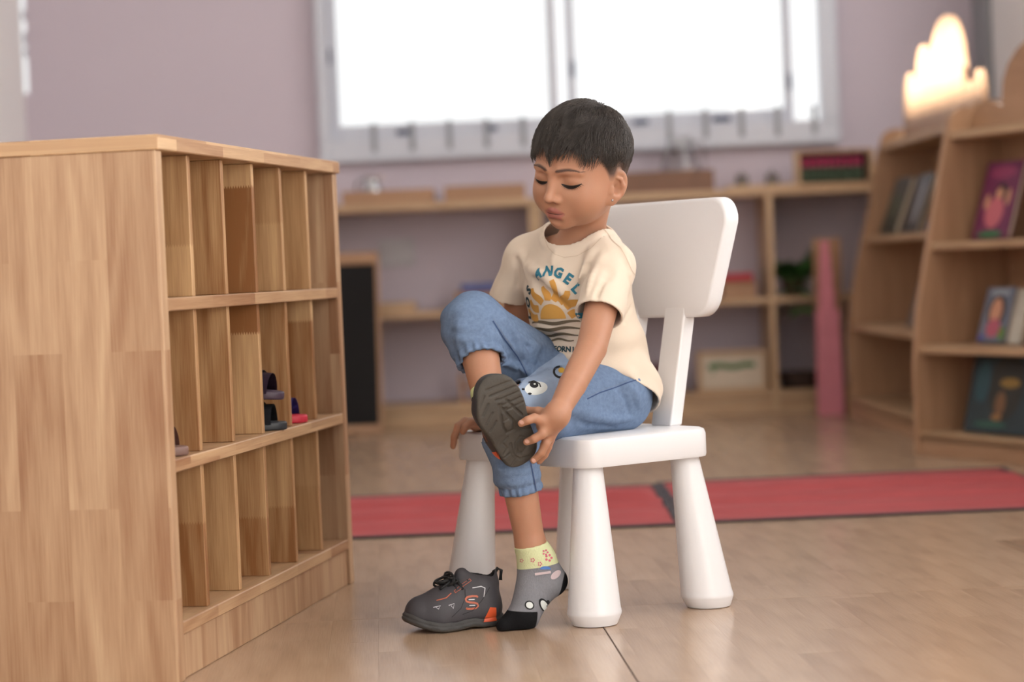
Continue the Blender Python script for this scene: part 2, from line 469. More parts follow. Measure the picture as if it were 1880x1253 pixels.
# ================================================================== the pigeonhole shoe rack
C0 = Vector((-0.4976, 3.196, 0)); C1 = Vector((-0.3148, 4.181, 0))
ev = (C1 - C0); LEN = ev.length; ROT = math.atan2(ev.y, ev.x)
rack = thing('shoe_rack', 'light wooden pigeonhole shoe rack with three rows of narrow cells at left', 'shoe rack', C0, ROT)
DEP, TH = 0.37, 0.026
box('side_panel', (TH / 2, DEP / 2, 0.768 / 2), (TH, DEP, 0.768), M_cub, rack, grain=2, uvoff=(0.13, 0.33))
box('side_panel', (LEN - TH / 2, DEP / 2, 0.768 / 2), (TH, DEP, 0.768), M_cub, rack, grain=2)
box('top_panel', (LEN / 2, DEP / 2 - .003, 0.768 + 0.011), (LEN + .004, DEP + .006, 0.022), M_edge, rack, grain=0)
box('back_panel', (LEN / 2, DEP - .006, 0.40), (LEN - 2 * TH - .001, 0.010, 0.733), M_cub, rack, grain=2)
SHZ = (0.066, 0.302, 0.536)          # undersides of the shelves
for z in SHZ:
    box('shelf', (LEN / 2, DEP / 2 - .006, z + 0.0095), (LEN - 2 * TH - .0006, DEP - .013, 0.019), M_edge, rack, grain=0)
box('plinth', (LEN / 2, 0.014, 0.033), (LEN - 2 * TH - .0006, 0.018, 0.066), M_cub, rack, grain=2)
tops = (SHZ[1], SHZ[2], 0.768)
cell = (LEN - TH) / 6
spec = {(2, 0): (.08, -.1, .12), (2, 1): (0, .1, .1), (2, 2): (.178, .62, .0), (2, 3): (.12, .06, .2), (2, 4): (-1, 0, .0), (1, 0): (-1, .1, .12),
        (1, 1): (-1, 0, .18), (1, 2): (.17, .1, .75), (1, 3): (-1, 0, .14), (1, 4): (.18, .30, -.12), (0, 0): (.13, .25, .05), (0, 1): (-1, 0, .08),
        (0, 2): (.1, .38, .2), (0, 3): (.1, .30, .1), (0, 4): (.12, .3, .22)}
for r in range(3):
    z0, z1 = SHZ[r] + 0.019, tops[r]
    for k in range(5):
        xx = TH / 2 + (k + 1) * cell
        o = box('divider', (xx, DEP / 2 - .001, (z0 + z1) / 2), (0.013, DEP - .023, z1 - z0 - .0006), M_div, rack, bevel=0.001, grain=2, uvoff=((z1 - z0) / 2, 2.0 + 0.37 * k + r))
        o['joint'], o['tone_low'], o['tone_high'] = [float(q) for q in spec[(r, k)]]

# ================================================================== the white child's chair
CH_ROT = math.radians(36)
chair = thing('child_chair', 'white plastic child chair with four cone legs under the seated child', 'chair', (0.1085, 3.783, 0), CH_ROT)
bm = bmesh.new()
HX, HY = 0.137, 0.188
prof = [(1.0, .252), (1.0, .292), (0.985, .2985), (0.965, .300)]
out = round_rect(HX, HY, 0.034, 8)
rings = []
for k, (s, z) in enumerate([(0.0, .254), (0.0015, .252), (0, .256), (0, .290), (0.0025, .297), (0.009, .300)]):
    o_ = round_rect(HX - (s if k else 0.004), HY - (s if k else 0.004), 0.034 - (s if k else 0.004), 8)
    rings.append([bm.verts.new((x, y, z)) for x, y in o_])
n = len(out)
for A, B in zip(rings, rings[1:]):
    for i in range(n): bm.faces.new((A[i], A[(i + 1) % n], B[(i + 1) % n], B[i]))
bm.faces.new(rings[0][::-1]); bm.faces.new(rings[-1])
o = mesh_from_bm('seat', bm, M_white, chair, smooth=True); o.data.set_sharp_from_angle(angle=math.radians(28))
def leg_mesh(tx, ty, bx_, by_):
    bm = bmesh.new(); n = 40
    rg = []
    for r, z in ((0.030, 0.0), (0.036, 0.0012), (0.0375, 0.004), (0.0435, 0.017), (0.044, 0.020), (0.0435, 0.0235), (0.0425, 0.03), (0.024, 0.250), (0.0235, 0.2535)):
        t = z / 0.2535
        cx, cy = bx_ + (tx - bx_) * t, by_ + (ty - by_) * t
        rg.append([bm.verts.new((cx + r * math.cos(2 * math.pi * i / n), cy + r * math.sin(2 * math.pi * i / n), z)) for i in range(n)])
    for A, B in zip(rg, rg[1:]):
        for i in range(n): bm.faces.new((A[i], A[(i + 1) % n], B[(i + 1) % n], B[i]))
    bm.faces.new(rg[0][::-1]); bm.faces.new(rg[-1])
    return bm
for sx in (-1, 1):
    for sy in (-1, 1):
        o = mesh_from_bm('leg', leg_mesh(sx * 0.102, sy * 0.150, sx * 0.121, sy * 0.176), M_white, chair, smooth=True)
        o.data.set_sharp_from_angle(angle=math.radians(35))
# backrest: slab, wider above, leaning back
lean = math.radians(6.5)
bm = bmesh.new()
def back_outline(inset=0.0):
    zb, zt, wb, wt, rb, rt = 0.482 + inset, 0.678 - inset, 0.158 - inset, 0.190 - inset, 0.040 - inset, 0.036 - inset
    pts = []
    def arc(cx, cz, r, a0, a1, n=8):
        for i in range(n + 1):
            a = math.radians(a0 + (a1 - a0) * i / n); pts.append((cx + r * math.cos(a), cz + r * math.sin(a)))
    arc(wb - rb, zb + rb, rb, -90, -8); arc(wt - rt, zt - rt, rt, -8, 90)
    arc(-wt + rt, zt - rt, rt, 90, 188); arc(-wb + rb, zb + rb, rb, 188, 270)
    return pts
rg = []
for xo, ins in ((0.0, 0.006), (0.001, 0.003), (0.004, 0.0), (0.028, 0.0), (0.031, 0.003), (0.032, 0.006)):
    rg.append([bm.verts.new((0.152 + xo + (z - .484) * math.tan(lean) - 0.10 * y * y, y - .014, z + (.012 * (1 - (y / .19) ** 2) if z > .6 else 0))) for y, z in back_outline(ins)])
n = len(rg[0])
for A, B in zip(rg, rg[1:]):
    for i in range(n): bm.faces.new((A[i], B[i], B[(i + 1) % n], A[(i + 1) % n]))
bm.faces.new(rg[0]); bm.faces.new(rg[-1][::-1])
bmesh.ops.recalc_face_normals(bm, faces=bm.faces)
o = mesh_from_bm('backrest', bm, M_white, chair, smooth=True); o.data.set_sharp_from_angle(angle=math.radians(50))
for sy in (-1, 1):
    bm = bmesh.new()
    y0 = sy * 0.062 - .020
    z0, z1 = 0.2995, 0.50
    xa, xb = 0.112, 0.154
    q = []
    for z, xo, w in ((z0, xa, 0.026), (z1, xb, 0.026)):
        for dx, dy in ((-.002, -1), (.024, -1), (.024, 1), (-.002, 1)):
            q.append(bm.verts.new((xo + dx, y0 + dy * w, z)))
    for f in ((0, 3, 2, 1), (4, 5, 6, 7), (0, 1, 5, 4), (1, 2, 6, 5), (2, 3, 7, 6), (3, 0, 4, 7)): bm.faces.new([q[i] for i in f])
    bm.normal_update(); bevel_all(bm, 0.003, 2)
    mesh_from_bm('back_post', bm, M_white, chair)

# ================================================================== red floor mats
def mat_cloth(name, x0, x1, y0, y1, label, seed):
    t = thing(name, label, 'mat', ((x0 + x1) / 2, (y0 + y1) / 2, 0), 0, 'red exercise mats on the floor')
    nx, ny = 60, 60
    rg_ = random.Random(seed)
    ph = [rg_.random() * 6.28 for _ in range(8)]
    def hz(x, y):
        s = 0.006 + 0.0055 * math.sin(y * 26 + ph[0] + 0.8 * math.sin(x * 2.1 + ph[1])) + 0.0022 * math.sin(y * 47 + ph[2] + 1.3 * math.sin(x * 3.3 + ph[3]))
        s += 0.024 * math.exp(-((y - .06 - .05 * math.sin(x * 2 + ph[4])) / 0.02) ** 2) + 0.020 * math.exp(-((y + .2 - .04 * math.sin(x * 2.6 + ph[5])) / 0.018) ** 2)
        return 0.003 + max(0.0, s)
    hx, hy = (x1 - x0) / 2, (y1 - y0) / 2
    def sheet(ax0, ax1, ay0, ay1, dz, name_, m, nx, ny):
        bm = bmesh.new(); g = []
        for j in range(ny + 1):
            row = []
            for i in range(nx + 1):
                x = ax0 + (ax1 - ax0) * i / nx; y = ay0 + (ay1 - ay0) * j / ny
                edge = min(hx - abs(x), hy - abs(y)) / 0.06
                row.append(bm.verts.new((x, y, hz(x, y) * max(0.25, min(1, edge)) + dz)))
            g.append(row)
        for j in range(ny):
            for i in range(nx): bm.faces.new((g[j][i], g[j][i + 1], g[j + 1][i + 1], g[j + 1][i]))
        r_ = bmesh.ops.extrude_face_region(bm, geom=bm.faces[:])
        for v in [v for v in r_['geom'] if isinstance(v, bmesh.types.BMVert)]: v.co.z = v.co.z
        for v in bm.verts:
            pass
        low = set(v for v in r_['geom'] if isinstance(v, bmesh.types.BMVert))
        for v in low: v.co.z = max(0.0006, v.co.z - 0.004)
        bmesh.ops.recalc_face_normals(bm, faces=bm.faces)
        return mesh_from_bm(name_, bm, m, t, smooth=True)
    b_ = 0.016
    sheet(-hx + b_ * .6, hx - b_ * .6, -hy + b_ * .6, hy - b_ * .6, 0.0, 'cloth', M_redcloth, nx, ny)
    for (a0, a1, c0, c1) in ((-hx, hx, -hy, -hy + b_), (-hx, hx, hy - b_, hy), (-hx, -hx + b_, -hy + b_, hy - b_), (hx - b_, hx, -hy + b_, hy - b_)):
        sheet(a0, a1, c0, c1, 0.0025, 'binding', M_bind, nx if a1 - a0 > .2 else 2, 2 if a1 - a0 > .2 else ny)
M_redcloth = plain('red_mat_cloth', srgb(164, 68, 70), 0.8, noise=0.12, nscale=14, bump=0.3, bscale=600)
M_bind = plain('charcoal_binding', srgb(66, 60, 66), 0.8)
mat_cloth('floor_mat', -0.57, 0.358, 4.86, 5.77, 'red cloth floor mat with charcoal edging reaching behind the shoe rack', 3)
mat_cloth('floor_mat', 0.360, 1.27, 4.88, 5.81, 'red cloth floor mat with charcoal edging nearer the bookshelves', 4)
# ================================================================== low shelves along the back wall
SF = 8.30                      # front of the shelves
SD = WALL_Y - SF - 0.01
Z_TOP, Z_MID, Z_LOW = 0.838, 0.432, 0.082
def low_shelf(px0, px1, uprights, label):
    x0, x1 = at(px0, 500, SF).x, at(px1, 500, SF).x
    t = thing('low_shelf', label, 'shelf', (x0, SF, 0), 0, 'low wooden shelves along the back wall')
    L_ = x1 - x0
    box('top_board', (L_ / 2, SD / 2, Z_TOP - .014), (L_, SD, 0.028), M_pine, t)
    us = [0.011] + [at(p, 500, SF).x - x0 for p in uprights] + [L_ - 0.011]
    for u in us: box('upright', (u, SD / 2, (Z_TOP - .029) / 2), (0.022, SD - .004, Z_TOP - .029), M_pine, t, grain=2)
    for a, b_ in zip(us, us[1:]):
        for z in (Z_MID, Z_LOW):
            box('shelf_board', ((a + b_) / 2, SD / 2, z - .012), (b_ - a - .0225, SD - .006, 0.024), M_pine, t)
        box('plinth', ((a + b_) / 2, 0.02, 0.028), (b_ - a - .0225, 0.018, 0.056), M_pine, t)
    return t
low_shelf(548, 986, [], 'pale wooden low shelf with the dark board leaning in front, left of the child')
low_shelf(988, 1650, [1417], 'pale wooden low shelf behind the chair, holding the potted plant')

YF = SF + 0.05
def xw(px, Y=YF): return at(px, 450, Y).x
def hgt(dpx, Y=YF): return dpx * Y / F_PX

def tray(px0, px1, h, z, label, mat=None, d=0.2, Y=None):
    Y = Y or YF
    x0, x1 = xw(px0, Y), xw(px1, Y)
    t = thing('wooden_tray', label, 'tray', ((x0 + x1) / 2, Y + d / 2, z), 0, 'wooden trays on the low shelves')
    w = x1 - x0; m = mat or M_tray
    box('base', (0, 0, 0.004), (w - .022, d - .022, 0.008), m, t)
    for s in (-1, 1):
        box('long_side', (0, s * (d / 2 - .0055), h / 2), (w, 0.011, h), m, t)
        box('short_side', (s * (w / 2 - .0055), 0, h / 2), (0.011, d - .0225, h), m, t)
    return t
M_metal = plain('polished_steel', srgb(190, 192, 196), 0.12, metal=1.0, noise=0.01)
M_pinkglass = plain('pale_china', srgb(214, 204, 210), 0.25)
tray(632, 800, 0.052, Z_TOP, 'light brown wooden tray holding the steel jug')
tray(820, 968, 0.056, Z_TOP, 'long brown wooden tray on shelf top behind the child\'s right shoulder')
tray(1130, 1316, 0.080, Z_TOP, 'dark brown wooden tray on shelf top under the glass jar', plain('dark_tray', srgb(122, 88, 68), 0.5, noise=.2, nscale=20))
tray(1340, 1466, 0.014, Z_TOP, 'flat tan tray carrying two small grey jars', M_pine)
# steel jug
def lathe_obj(name, prof, mat, parent, n=28, loc=(0, 0, 0)):
    o = mesh_from_bm(name, bm_lathe(bmesh.new(), prof, n), mat, parent, smooth=True, loc=loc)
    o.data.set_sharp_from_angle(angle=math.radians(50)); return o
jug = thing('steel_jug', 'shiny steel jug standing on the left wooden tray', 'jug', (xw(684), YF + .1, Z_TOP + .0085))
lathe_obj('body', [(0, 0), (.032, 0), (.040, .012), (.043, .035), (.038, .060), (.028, .078), (.026, .090), (.031, .100), (.0285, .100), (.024, .090), (.025, .078), (.034, .060), (.038, .035), (.03, .008), (0, .006)], M_metal, jug)
bm = bmesh.new(); bm_tube(bm, [(-.026, 0, .09), (-.05, 0, .088), (-.06, 0, .066), (-.054, 0, .042), (-.040, 0, .034)], .0045, 8)
mesh_from_bm('handle', bm, M_metal, jug, smooth=True)
bm = bmesh.new(); bm_prism(bm, [(.024, -.012), (.044, 0), (.024, .012)], .092, .1005)
mesh_from_bm('spout', bm, M_metal, jug)
for px, lb in ((738, 'pale pink cup beside the steel jug'), (772, 'pale pink cup at the end of the left tray')):
    c = thing('china_cup', lb, 'cup', (xw(px), YF + .1, Z_TOP + .0085), 0, 'pale cups on the left tray')
    lathe_obj('bowl', [(0, 0), (.016, 0), (.022, .012), (.026, .050), (.0235, .050), (.019, .012), (0, .005)], M_pinkglass, c)
    bm = bmesh.new(); bm_tube(bm, [(.022, 0, .04), (.036, 0, .038), (.036, 0, .02), (.021, 0, .016)], .003, 6)
    mesh_from_bm('handle', bm, M_pinkglass, c, smooth=True)
# clear glass jar
mg, ntg, bg = new_mat('clear_glass')
bg.inputs['Transmission Weight'].default_value = 1.0; bg.inputs['Roughness'].default_value = 0.02; bg.inputs['IOR'].default_value = 1.45
jar = thing('glass_jar', 'clear glass jug with handle glinting in front of the window sill', 'jug', (xw(1258), YF + .1, Z_TOP + .0085))
lathe_obj('body', [(0, 0), (.050, 0), (.068, .012), (.076, .05), (.072, .10), (.052, .15), (.043, .18), (.047, .20), (.045, .20), (.041, .18), (.050, .15), (.070, .10), (.074, .05), (.066, .015), (.048, .004), (0, .004)], mg, jar, 36)
bm = bmesh.new(); bm_tube(bm, [(.045, 0, .18), (.078, 0, .182), (.096, 0, .15), (.092, 0, .09), (.074, 0, .06)], .006, 8)
mesh_from_bm('handle', bm, mg, jar, smooth=True)
M_jar = plain('grey_stoneware', srgb(112, 104, 100), 0.3)
for px, lb in ((1372, 'small grey jar on the tan tray nearer the glass jug'), (1428, 'small grey jar on the tan tray nearer the bead frame')):
    c = thing('small_jar', lb, 'jar', (xw(px), YF + .1, Z_TOP + .0085), 0, 'small grey jars on the tan tray')
    lathe_obj('pot', [(0, 0), (.022, 0), (.026, .01), (.026, .034), (.02, .042), (0, .042)], M_jar, c, 20)
    lathe_obj('lid', [(.021, .0425), (.023, .048), (.012, .054), (.005, .056), (.006, .062), (0, .065)], M_metal, c, 20)
# bead frame
x0, x1 = xw(1468), xw(1612); w = x1 - x0
bf = thing('bead_frame', 'wooden frame with rows of pink and green beads on shelf top', 'bead frame', ((x0 + x1) / 2, YF + .06, Z_TOP))
h = 0.135
for s in (-1, 1): box('frame_side', (s * (w / 2 - .008), 0, h / 2), (0.016, 0.08, h), M_pine, bf, grain=2)
for z in (0.006, h - .006): box('frame_rail', (0, 0, z), (w - .0325, 0.08, 0.012), M_tray, bf)
box('back_board', (0, 0.036, h / 2), (w - .033, 0.006, h - .025), plain('dark_back', srgb(70, 52, 48), 0.7), bf)
bm0 = bm_lathe(bmesh.new(), [(0, -.011), (.008, -.009), (.0115, 0), (.008, .009), (0, .011)], 10)
me_b = {}
for nm, col in (('pink', srgb(176, 60, 98)), ('green', srgb(86, 110, 88))):
    bmc = bm0.copy(); m_ = bpy.data.meshes.new('bead'); bmc.to_mesh(m_); bmc.free(); m_.materials.append(plain('bead_' + nm, col, 0.35)); m_.shade_smooth(); me_b[nm] = m_
bm0.free()
for r, (nm, z) in enumerate((('pink', .100), ('pink', .082), ('green', .058), ('green', .028))):
    bm = bmesh.new(); bm_tube(bm, [(-w / 2 + .015, 0, z), (w / 2 - .015, 0, z)], .0018, 6); mesh_from_bm('rod', bm, M_metal, bf)
    for i in range(10):
        o = bpy.data.objects.new('bead', me_b[nm]); link(o, bf); o.location = (-w / 2 + .034 + i * 0.0235, 0, z)
# things on the middle shelves
tray(690, 757, 0.036, Z_MID, 'shallow tan tray alone on the middle shelf beside the dark board', M_pine)
def lidded(px0, px1, h, z, mat, label, d=0.16, name='wooden_box', cat='box'):
    x0, x1 = xw(px0), xw(px1)
    t = thing(name, label, cat, ((x0 + x1) / 2, YF + d / 2, z))
    box('body', (0, 0, h * .44), (x1 - x0, d, h * .88), mat, t, bevel=.002)
    box('lid', (0, 0, h * .94 + .0005), (x1 - x0 + .004, d + .004, h * .12), mat, t, bevel=.002)
    return t
lidded(832, 930, 0.066, Z_MID, M_tray, 'brown lidded wooden box carrying a blue case, behind the raised knee')
M_blue = plain('blue_case', srgb(66, 88, 150), 0.5); M_redbox = plain('red_case', srgb(176, 40, 56), 0.5)
t = thing('blue_case', 'flat blue case on the brown wooden box behind the raised knee', 'case', ((xw(842) + xw(906)) / 2, YF + .08, Z_MID + .0665))
box('body', (0, 0, .014), (xw(906) - xw(842), .12, .028), M_blue, t, bevel=.004); box('latch', (.01, -.0615, .016), (.02, .003, .012), M_blue, t, bevel=0)
lidded(1325, 1386, 0.062, Z_MID, M_tray, 'brown lidded wooden box carrying a red case, behind the backrest')
t = thing('red_case', 'flat red case on the brown wooden box behind the backrest', 'case', ((xw(1328) + xw(1382)) / 2, YF + .08, Z_MID + .0625))
box('body', (0, 0, .015), (xw(1382) - xw(1328), .12, .03), M_redbox, t, bevel=.004); box('latch', (.01, -.0615, .018), (.02, .003, .012), M_redbox, t, bevel=0)
# potted plant
pl = thing('potted_plant', 'bushy green potted plant trailing over the middle shelf edge', 'plant', (xw(1455), YF + .05, Z_MID))
lathe_obj('pot', [(0, 0), (.030, 0), (.042, .065), (.046, .066), (.046, .075), (.040, .075), (.036, .06), (0, .06)], plain('terracotta', srgb(86, 60, 50), 0.7), pl, 24)
M_leaf = plain('leaf_green', srgb(70, 112, 54), 0.45, noise=0.35, nscale=25)
bml = bmesh.new()
prev = None
for i, (y, wv) in enumerate(((0, .002), (.012, .013), (.026, .0155), (.040, .010), (.052, .001))):
    cur = [bml.verts.new((-wv, y, -.22 * y * y / .05 + .003)), bml.verts.new((0, y, -.22 * y * y / .05)), bml.verts.new((wv, y, -.22 * y * y / .05 + .003))]
    if prev:
        bml.faces.new((prev[0], prev[1], cur[1], cur[0])); bml.faces.new((prev[1], prev[2], cur[2], cur[1]))
    prev = cur
leaf_me = bpy.data.meshes.new('leaf'); bml.to_mesh(leaf_me); bml.free(); leaf_me.materials.append(M_leaf); leaf_me.shade_smooth()
rg = random.Random(11)
for s in range(20):
    a = rg.random() * 6.283; ln = rg.uniform(.09, .165); droop = rg.uniform(0.1, 1.1)
    if s < 4: a = math.radians(-100 + 20 * s); ln = .17; droop = 1.7
    if math.sin(a) > 0.2: ln *= 0.6
    pts = []
    for k in range(6):
        t_ = k / 5
        pts.append(Vector((math.cos(a) * ln * t_ * .75, math.sin(a) * ln * t_ * .6, .07 + ln * t_ * 1.0 - droop * ln * t_ * t_ * 1.0)))
    bm = bmesh.new(); bm_tube(bm, pts, .0016, 5); mesh_from_bm('stem', bm, M_leaf, pl, smooth=True)
    for k in range(1, 6):
        for sd in (-1, 1):
            o = bpy.data.objects.new('leaf', leaf_me); link(o, pl); o.location = pts[k]
            o.rotation_euler = (rg.uniform(-.5, .5), rg.uniform(-.4, .4), a - 1.57 + sd * rg.uniform(.3, 1.2)); sc_ = rg.uniform(.8, 1.3); o.scale = (sc_, sc_, sc_)
# lowest shelves
cat = thing('picture_box', 'cream box painted with a green caterpillar, low behind the chair', 'box', ((xw(1272) + xw(1402)) / 2, YF + .05, Z_LOW))
w = xw(1402) - xw(1272); h = hgt(76)
M_cream = plain('cream_board', srgb(200, 186, 166), 0.6)
for s in (-1, 1): box('frame_side', (s * (w / 2 - .008), 0, h / 2), (.016, .07, h), M_pine, cat, grain=2)
for z in (.007, h - .007): box('frame_rail', (0, 0, z), (w - .0325, .07, .014), M_pine, cat)
box('panel', (0, -.02, h / 2), (w - .033, .012, h - .029), M_cream, cat, bevel=0)
M_grn = plain('green_paint', srgb(44, 112, 62), 0.6)
bm = bmesh.new()
for i in range(9):
    cx = -.075 + i * .0185; cz = h * .62 + .004 * math.sin(i * 1.1); r = .014 if i else .016
    vs_ = [bm.verts.new((cx + r * math.cos(a * .5236), -.0272, cz + r * .8 * math.sin(a * .5236))) for a in range(12)]
    bm.faces.new(vs_)
bm.faces.new([bm.verts.new(p) for p in ((-.075, -.0272, h * .55), (-.068, -.0272, h * .5), (-.078, -.0272, h * .4))])
mesh_from_bm('caterpillar_painting', bm, M_grn, cat)
def book_flat(px0, px1, z, h, col, label, pages=True):
    x0, x1 = xw(px0), xw(px1)
    t = thing('book', label, 'book', ((x0 + x1) / 2, YF + .1, z), 0, 'books lying on the lowest shelf')
    m = plain('cover', col, 0.5)
    w = x1 - x0
    box('cover', (0, 0, .002), (w, .17, .004), m, t, bevel=0); box('cover', (0, 0, h - .002), (w, .17, .004), m, t, bevel=0)
    box('spine', (0, -.0835, h / 2), (w, .003, h - .0085), m, t, bevel=0)
    box('page_block', (0, .003, h / 2), (w - .006, .160, h - .0085), M_cream, t, bevel=0)
book_flat(1120, 1228, Z_LOW, 0.038, srgb(196, 190, 186), 'white book at the bottom of the pile between the back posts')
book_flat(1122, 1226, Z_LOW + .0385, 0.030, srgb(38, 34, 38), 'black book in the middle of the pile between the back posts')
book_flat(1124, 1224, Z_LOW + .069, 0.042, srgb(84, 34, 40), 'dark red book on top of the pile between the back posts')
bk = thing('dark_basket', 'dark woven basket low on the shelf beside the pink blocks', 'basket', (xw(1462), YF + .07, Z_LOW))
M_bask = plain('dark_wicker', srgb(64, 46, 38), 0.8, noise=.3, nscale=60)
for i in range(6):
    bm = bmesh.new(); r = .052 + .0022 * i
    bm_tube(bm, [(r * math.cos(k * .2618) * 1.15, r * math.sin(k * .2618), .006 + i * .0105) for k in range(24)], .0062, 6, closed=True)
    mesh_from_bm('wicker_ring', bm, M_bask, bk, smooth=True)
mesh_from_bm('base', bm_prism(bmesh.new(), [(.056 * math.cos(k * .2618) * 1.12, .05 * math.sin(k * .2618)) for k in range(24)], 0.0005, .006), M_bask, bk)
st = thing('wooden_stand', 'brown wooden stand low on shelf behind the raised foot', 'stand', (xw(850), YF + .08, Z_LOW))
box('upright', (-.03, 0, .055), (.014, .11, .11), M_tray, st); box('upright', (.03, 0, .055), (.014, .11, .11), M_tray, st); box('shelf', (0, 0, .06), (.0455, .11, .012), M_tray, st)
box('base', (0, 0, -.0) if False else (0, 0, .005), (.0455, .11, .010), M_tray, st)
# wall socket plate
so = thing('socket_plate', 'white electric socket plate on lilac wall above the dark board', 'socket', (at(729, 465, WALL_Y).x, WALL_Y, at(729, 465, WALL_Y).z))
M_sock = plain('socket_white', srgb(196, 192, 196), 0.4)
box('plate', (0, -.006, 0), (hgt(66, WALL_Y), .012, hgt(50, WALL_Y)), M_sock, so, bevel=.003)
for i in range(3): box('rocker', (-.036 + .036 * i, -.014, 0), (.026, .005, .05), M_sock, so, bevel=.001)

# blackboard leaning on the shelf
bb = thing('blackboard', 'blackboard in a thin wooden frame leaning against the low shelf', 'blackboard', (0, 0, 0))
br_, tr_ = at(704, 795, 8.12), at(678, 466, 8.28)
bb.location = (br_.x, 8.12, 0)
ln = math.hypot(tr_.z, 8.27 - 8.12); la = math.atan2(8.27 - 8.12, tr_.z)
bw = 0.46
RX = (-la, 0, 0)
def lp(x, y, z): return (x, y * math.cos(la) + z * math.sin(la), -y * math.sin(la) + z * math.cos(la) + 0.004)
box('board', lp(-bw / 2, 0, ln / 2), (bw - .026, .010, ln - .05), M_black, bb, rot=RX, bevel=0)
for s in (0, 1): box('frame_side', lp(-.006 - s * (bw - .012), 0, ln / 2), (.012, .02, ln), M_tray, bb, rot=RX, grain=2)
for z in (.0125, ln - .022): box('frame_rail', lp(-bw / 2, 0, z), (bw - .0245, .02, .025 if z < .1 else .044), M_tray, bb, rot=RX)

# pink tower of blocks against a tan board
PY = 8.08
tb = thing('tower_board', 'tall tan wooden board standing behind the pink blocks', 'board', (at(1523, 600, PY + .09).x, PY + .09, 0))
box('panel', (0, 0, .32), (.102, .016, .64), M_tray, tb, grain=2); box('foot', (0, .02, .008), (.12, .10, .016) if False else (.12, .022, .016), M_tray, tb)
M_pink = plain('pink_lacquer', srgb(208, 128, 142), 0.4)
z = 0.0; cxp = at(1523, 700, PY).x
names = ['lowest and widest', 'second', 'third', 'fourth', 'fifth', 'sixth', 'seventh', 'topmost and narrowest']
for i in range(8):
    s = 0.088 - 0.0085 * i if i > 3 else 0.088 - 0.003 * i
    hh = 0.100 if i < 3 else 0.082 - .008 * (i - 3)
    nm = names[i]
    lb = 'pink wooden block, %s of the tower beside the bookshelf' % nm if i in (0, 7) else 'pink wooden block, %s from the bottom of the tower' % nm
    o = box('pink_block', (cxp, PY, z + hh / 2), (s, s, hh - .0004), M_pink, None, bevel=.0025, seg=2)
    tag(o, lb, 'block', 'pink tower blocks'); z += hh

# ================================================================== bookshelves with cut-out crowns
def profile(D, H, n=6):
    """side panel outline: (depth from front, height)"""
    pts = [(D, 0), (0, 0), (0, .26), (.015, .40), (.05, .56), (.10, .76)]
    f = 0.145; r = 0.055
    pts += [(f - .012, H - r - .03)]
    for i in range(n + 1):
        a = math.radians(180 - 90 * i / n); pts.append((f + r + r * math.cos(a), H - r + r * math.sin(a)))
    pts += [(D, H)]
    return pts
def bookshelf(loc, rot, L_, levels, H, crown, crown_d, label, mat):
    t = thing('bookshelf', label, 'bookshelf', loc, rot, 'wooden bookshelves with cut-out crowns')
    D = 0.34
    for x in (0.0, L_ - .02):
        bm = bm_prism(bmesh.new(), profile(D, H), 0, .02)
        for v in bm.verts: v.co = Vector((x + v.co.z, v.co.x, v.co.y))
        bmesh.ops.recalc_face_normals(bm, faces=bm.faces)
        mesh_from_bm('side_panel', bm, mat, t, grain=2)
    def front(z):
        P = profile(D, H); 
        for (a, b_) in zip(P[1:], P[2:]):
            if a[1] <= z <= b_[1] and b_[1] > a[1]: return a[0] + (b_[0] - a[0]) * (z - a[1]) / (b_[1] - a[1])
        return 0.2
    for k, z in enumerate(levels):
        f = front(z) + .006
        box('shelf_board', (L_ / 2, (f + D - .013) / 2, z), (L_ - .0405, D - .013 - f, .022 if k else .03), M_pine, t)
        if 0 < k < len(levels) - 1:
            pass
    box('kick_rail', (L_ / 2, .016, .03), (L_ - .0405, .02, .06), mat, t)
    box('back_panel', (L_ / 2, D - .006, H / 2), (L_ - .0405, .010, H - .02), mat, t, grain=0)
    bm = bmesh.new()
    vs0 = [bm.verts.new((x, crown_d, z)) for x, z in crown]; vs1 = [bm.verts.new((x, crown_d + .018, z)) for x, z in crown]
    n = len(crown)
    bm.faces.new(vs0); bm.faces.new(vs1[::-1])
    for i in range(n): bm.faces.new((vs0[i], vs1[i], vs1[(i + 1) % n], vs0[(i + 1) % n]))
    bmesh.ops.recalc_face_normals(bm, faces=bm.faces)
    mesh_from_bm('crown_panel', bm, mat, t, grain=0)
    return t
def lobes(base, pts):
    """pts: list of (x_centre, half width, peak z, foot z) arched lobes from left to right"""
    out = [(pts[0][0] - pts[0][1], base)]
    for c, w, zp, zf0, zf1 in pts:
        for i in range(13):
            a = math.pi - math.pi * i / 12
            zf = zf0 if i < 6 else zf1
            out.append((c + w * math.cos(a), zf + (zp - zf) * math.sin(a) ** 0.8))
    out.append((pts[-1][0] + pts[-1][1], base))
    res = []
    for p in out:
        if not res or (abs(p[0] - res[-1][0]) + abs(p[1] - res[-1][1])) > 1e-4: res.append(p)
    return res
# far shelf: runs towards the camera, faces left
Bloc = Vector((1.20, 8.02, 0))
crB = lobes(.985, [(.22, .12, 1.20, 1.0, 1.12), (.45, .11, 1.275, 1.16, 1.17), (.80, .24, 1.335, 1.16, 1.06), (1.09, .07, 1.10, 1.06, 1.03), (1.22, .055, 1.125, 1.03, .99)])
bsB = bookshelf(Bloc, math.radians(-88.5), 1.36, (0.05, .318, .628, .955), 1.02, crB, .215, 'far wooden bookshelf with a sunlit flame-shaped crown', M_birch)
Aloc = Vector((1.134, 6.347, 0))
crA = lobes(.925, [(.10, .075, .99, .93, .96), (.44, .27, 1.175, .98, .95)])
bsA = bookshelf(Aloc, math.radians(-66), 0.95, (0.05, .30, .59, .905), .985, crA, .215, 'near wooden bookshelf at the right edge with a rounded crown', M_birch)

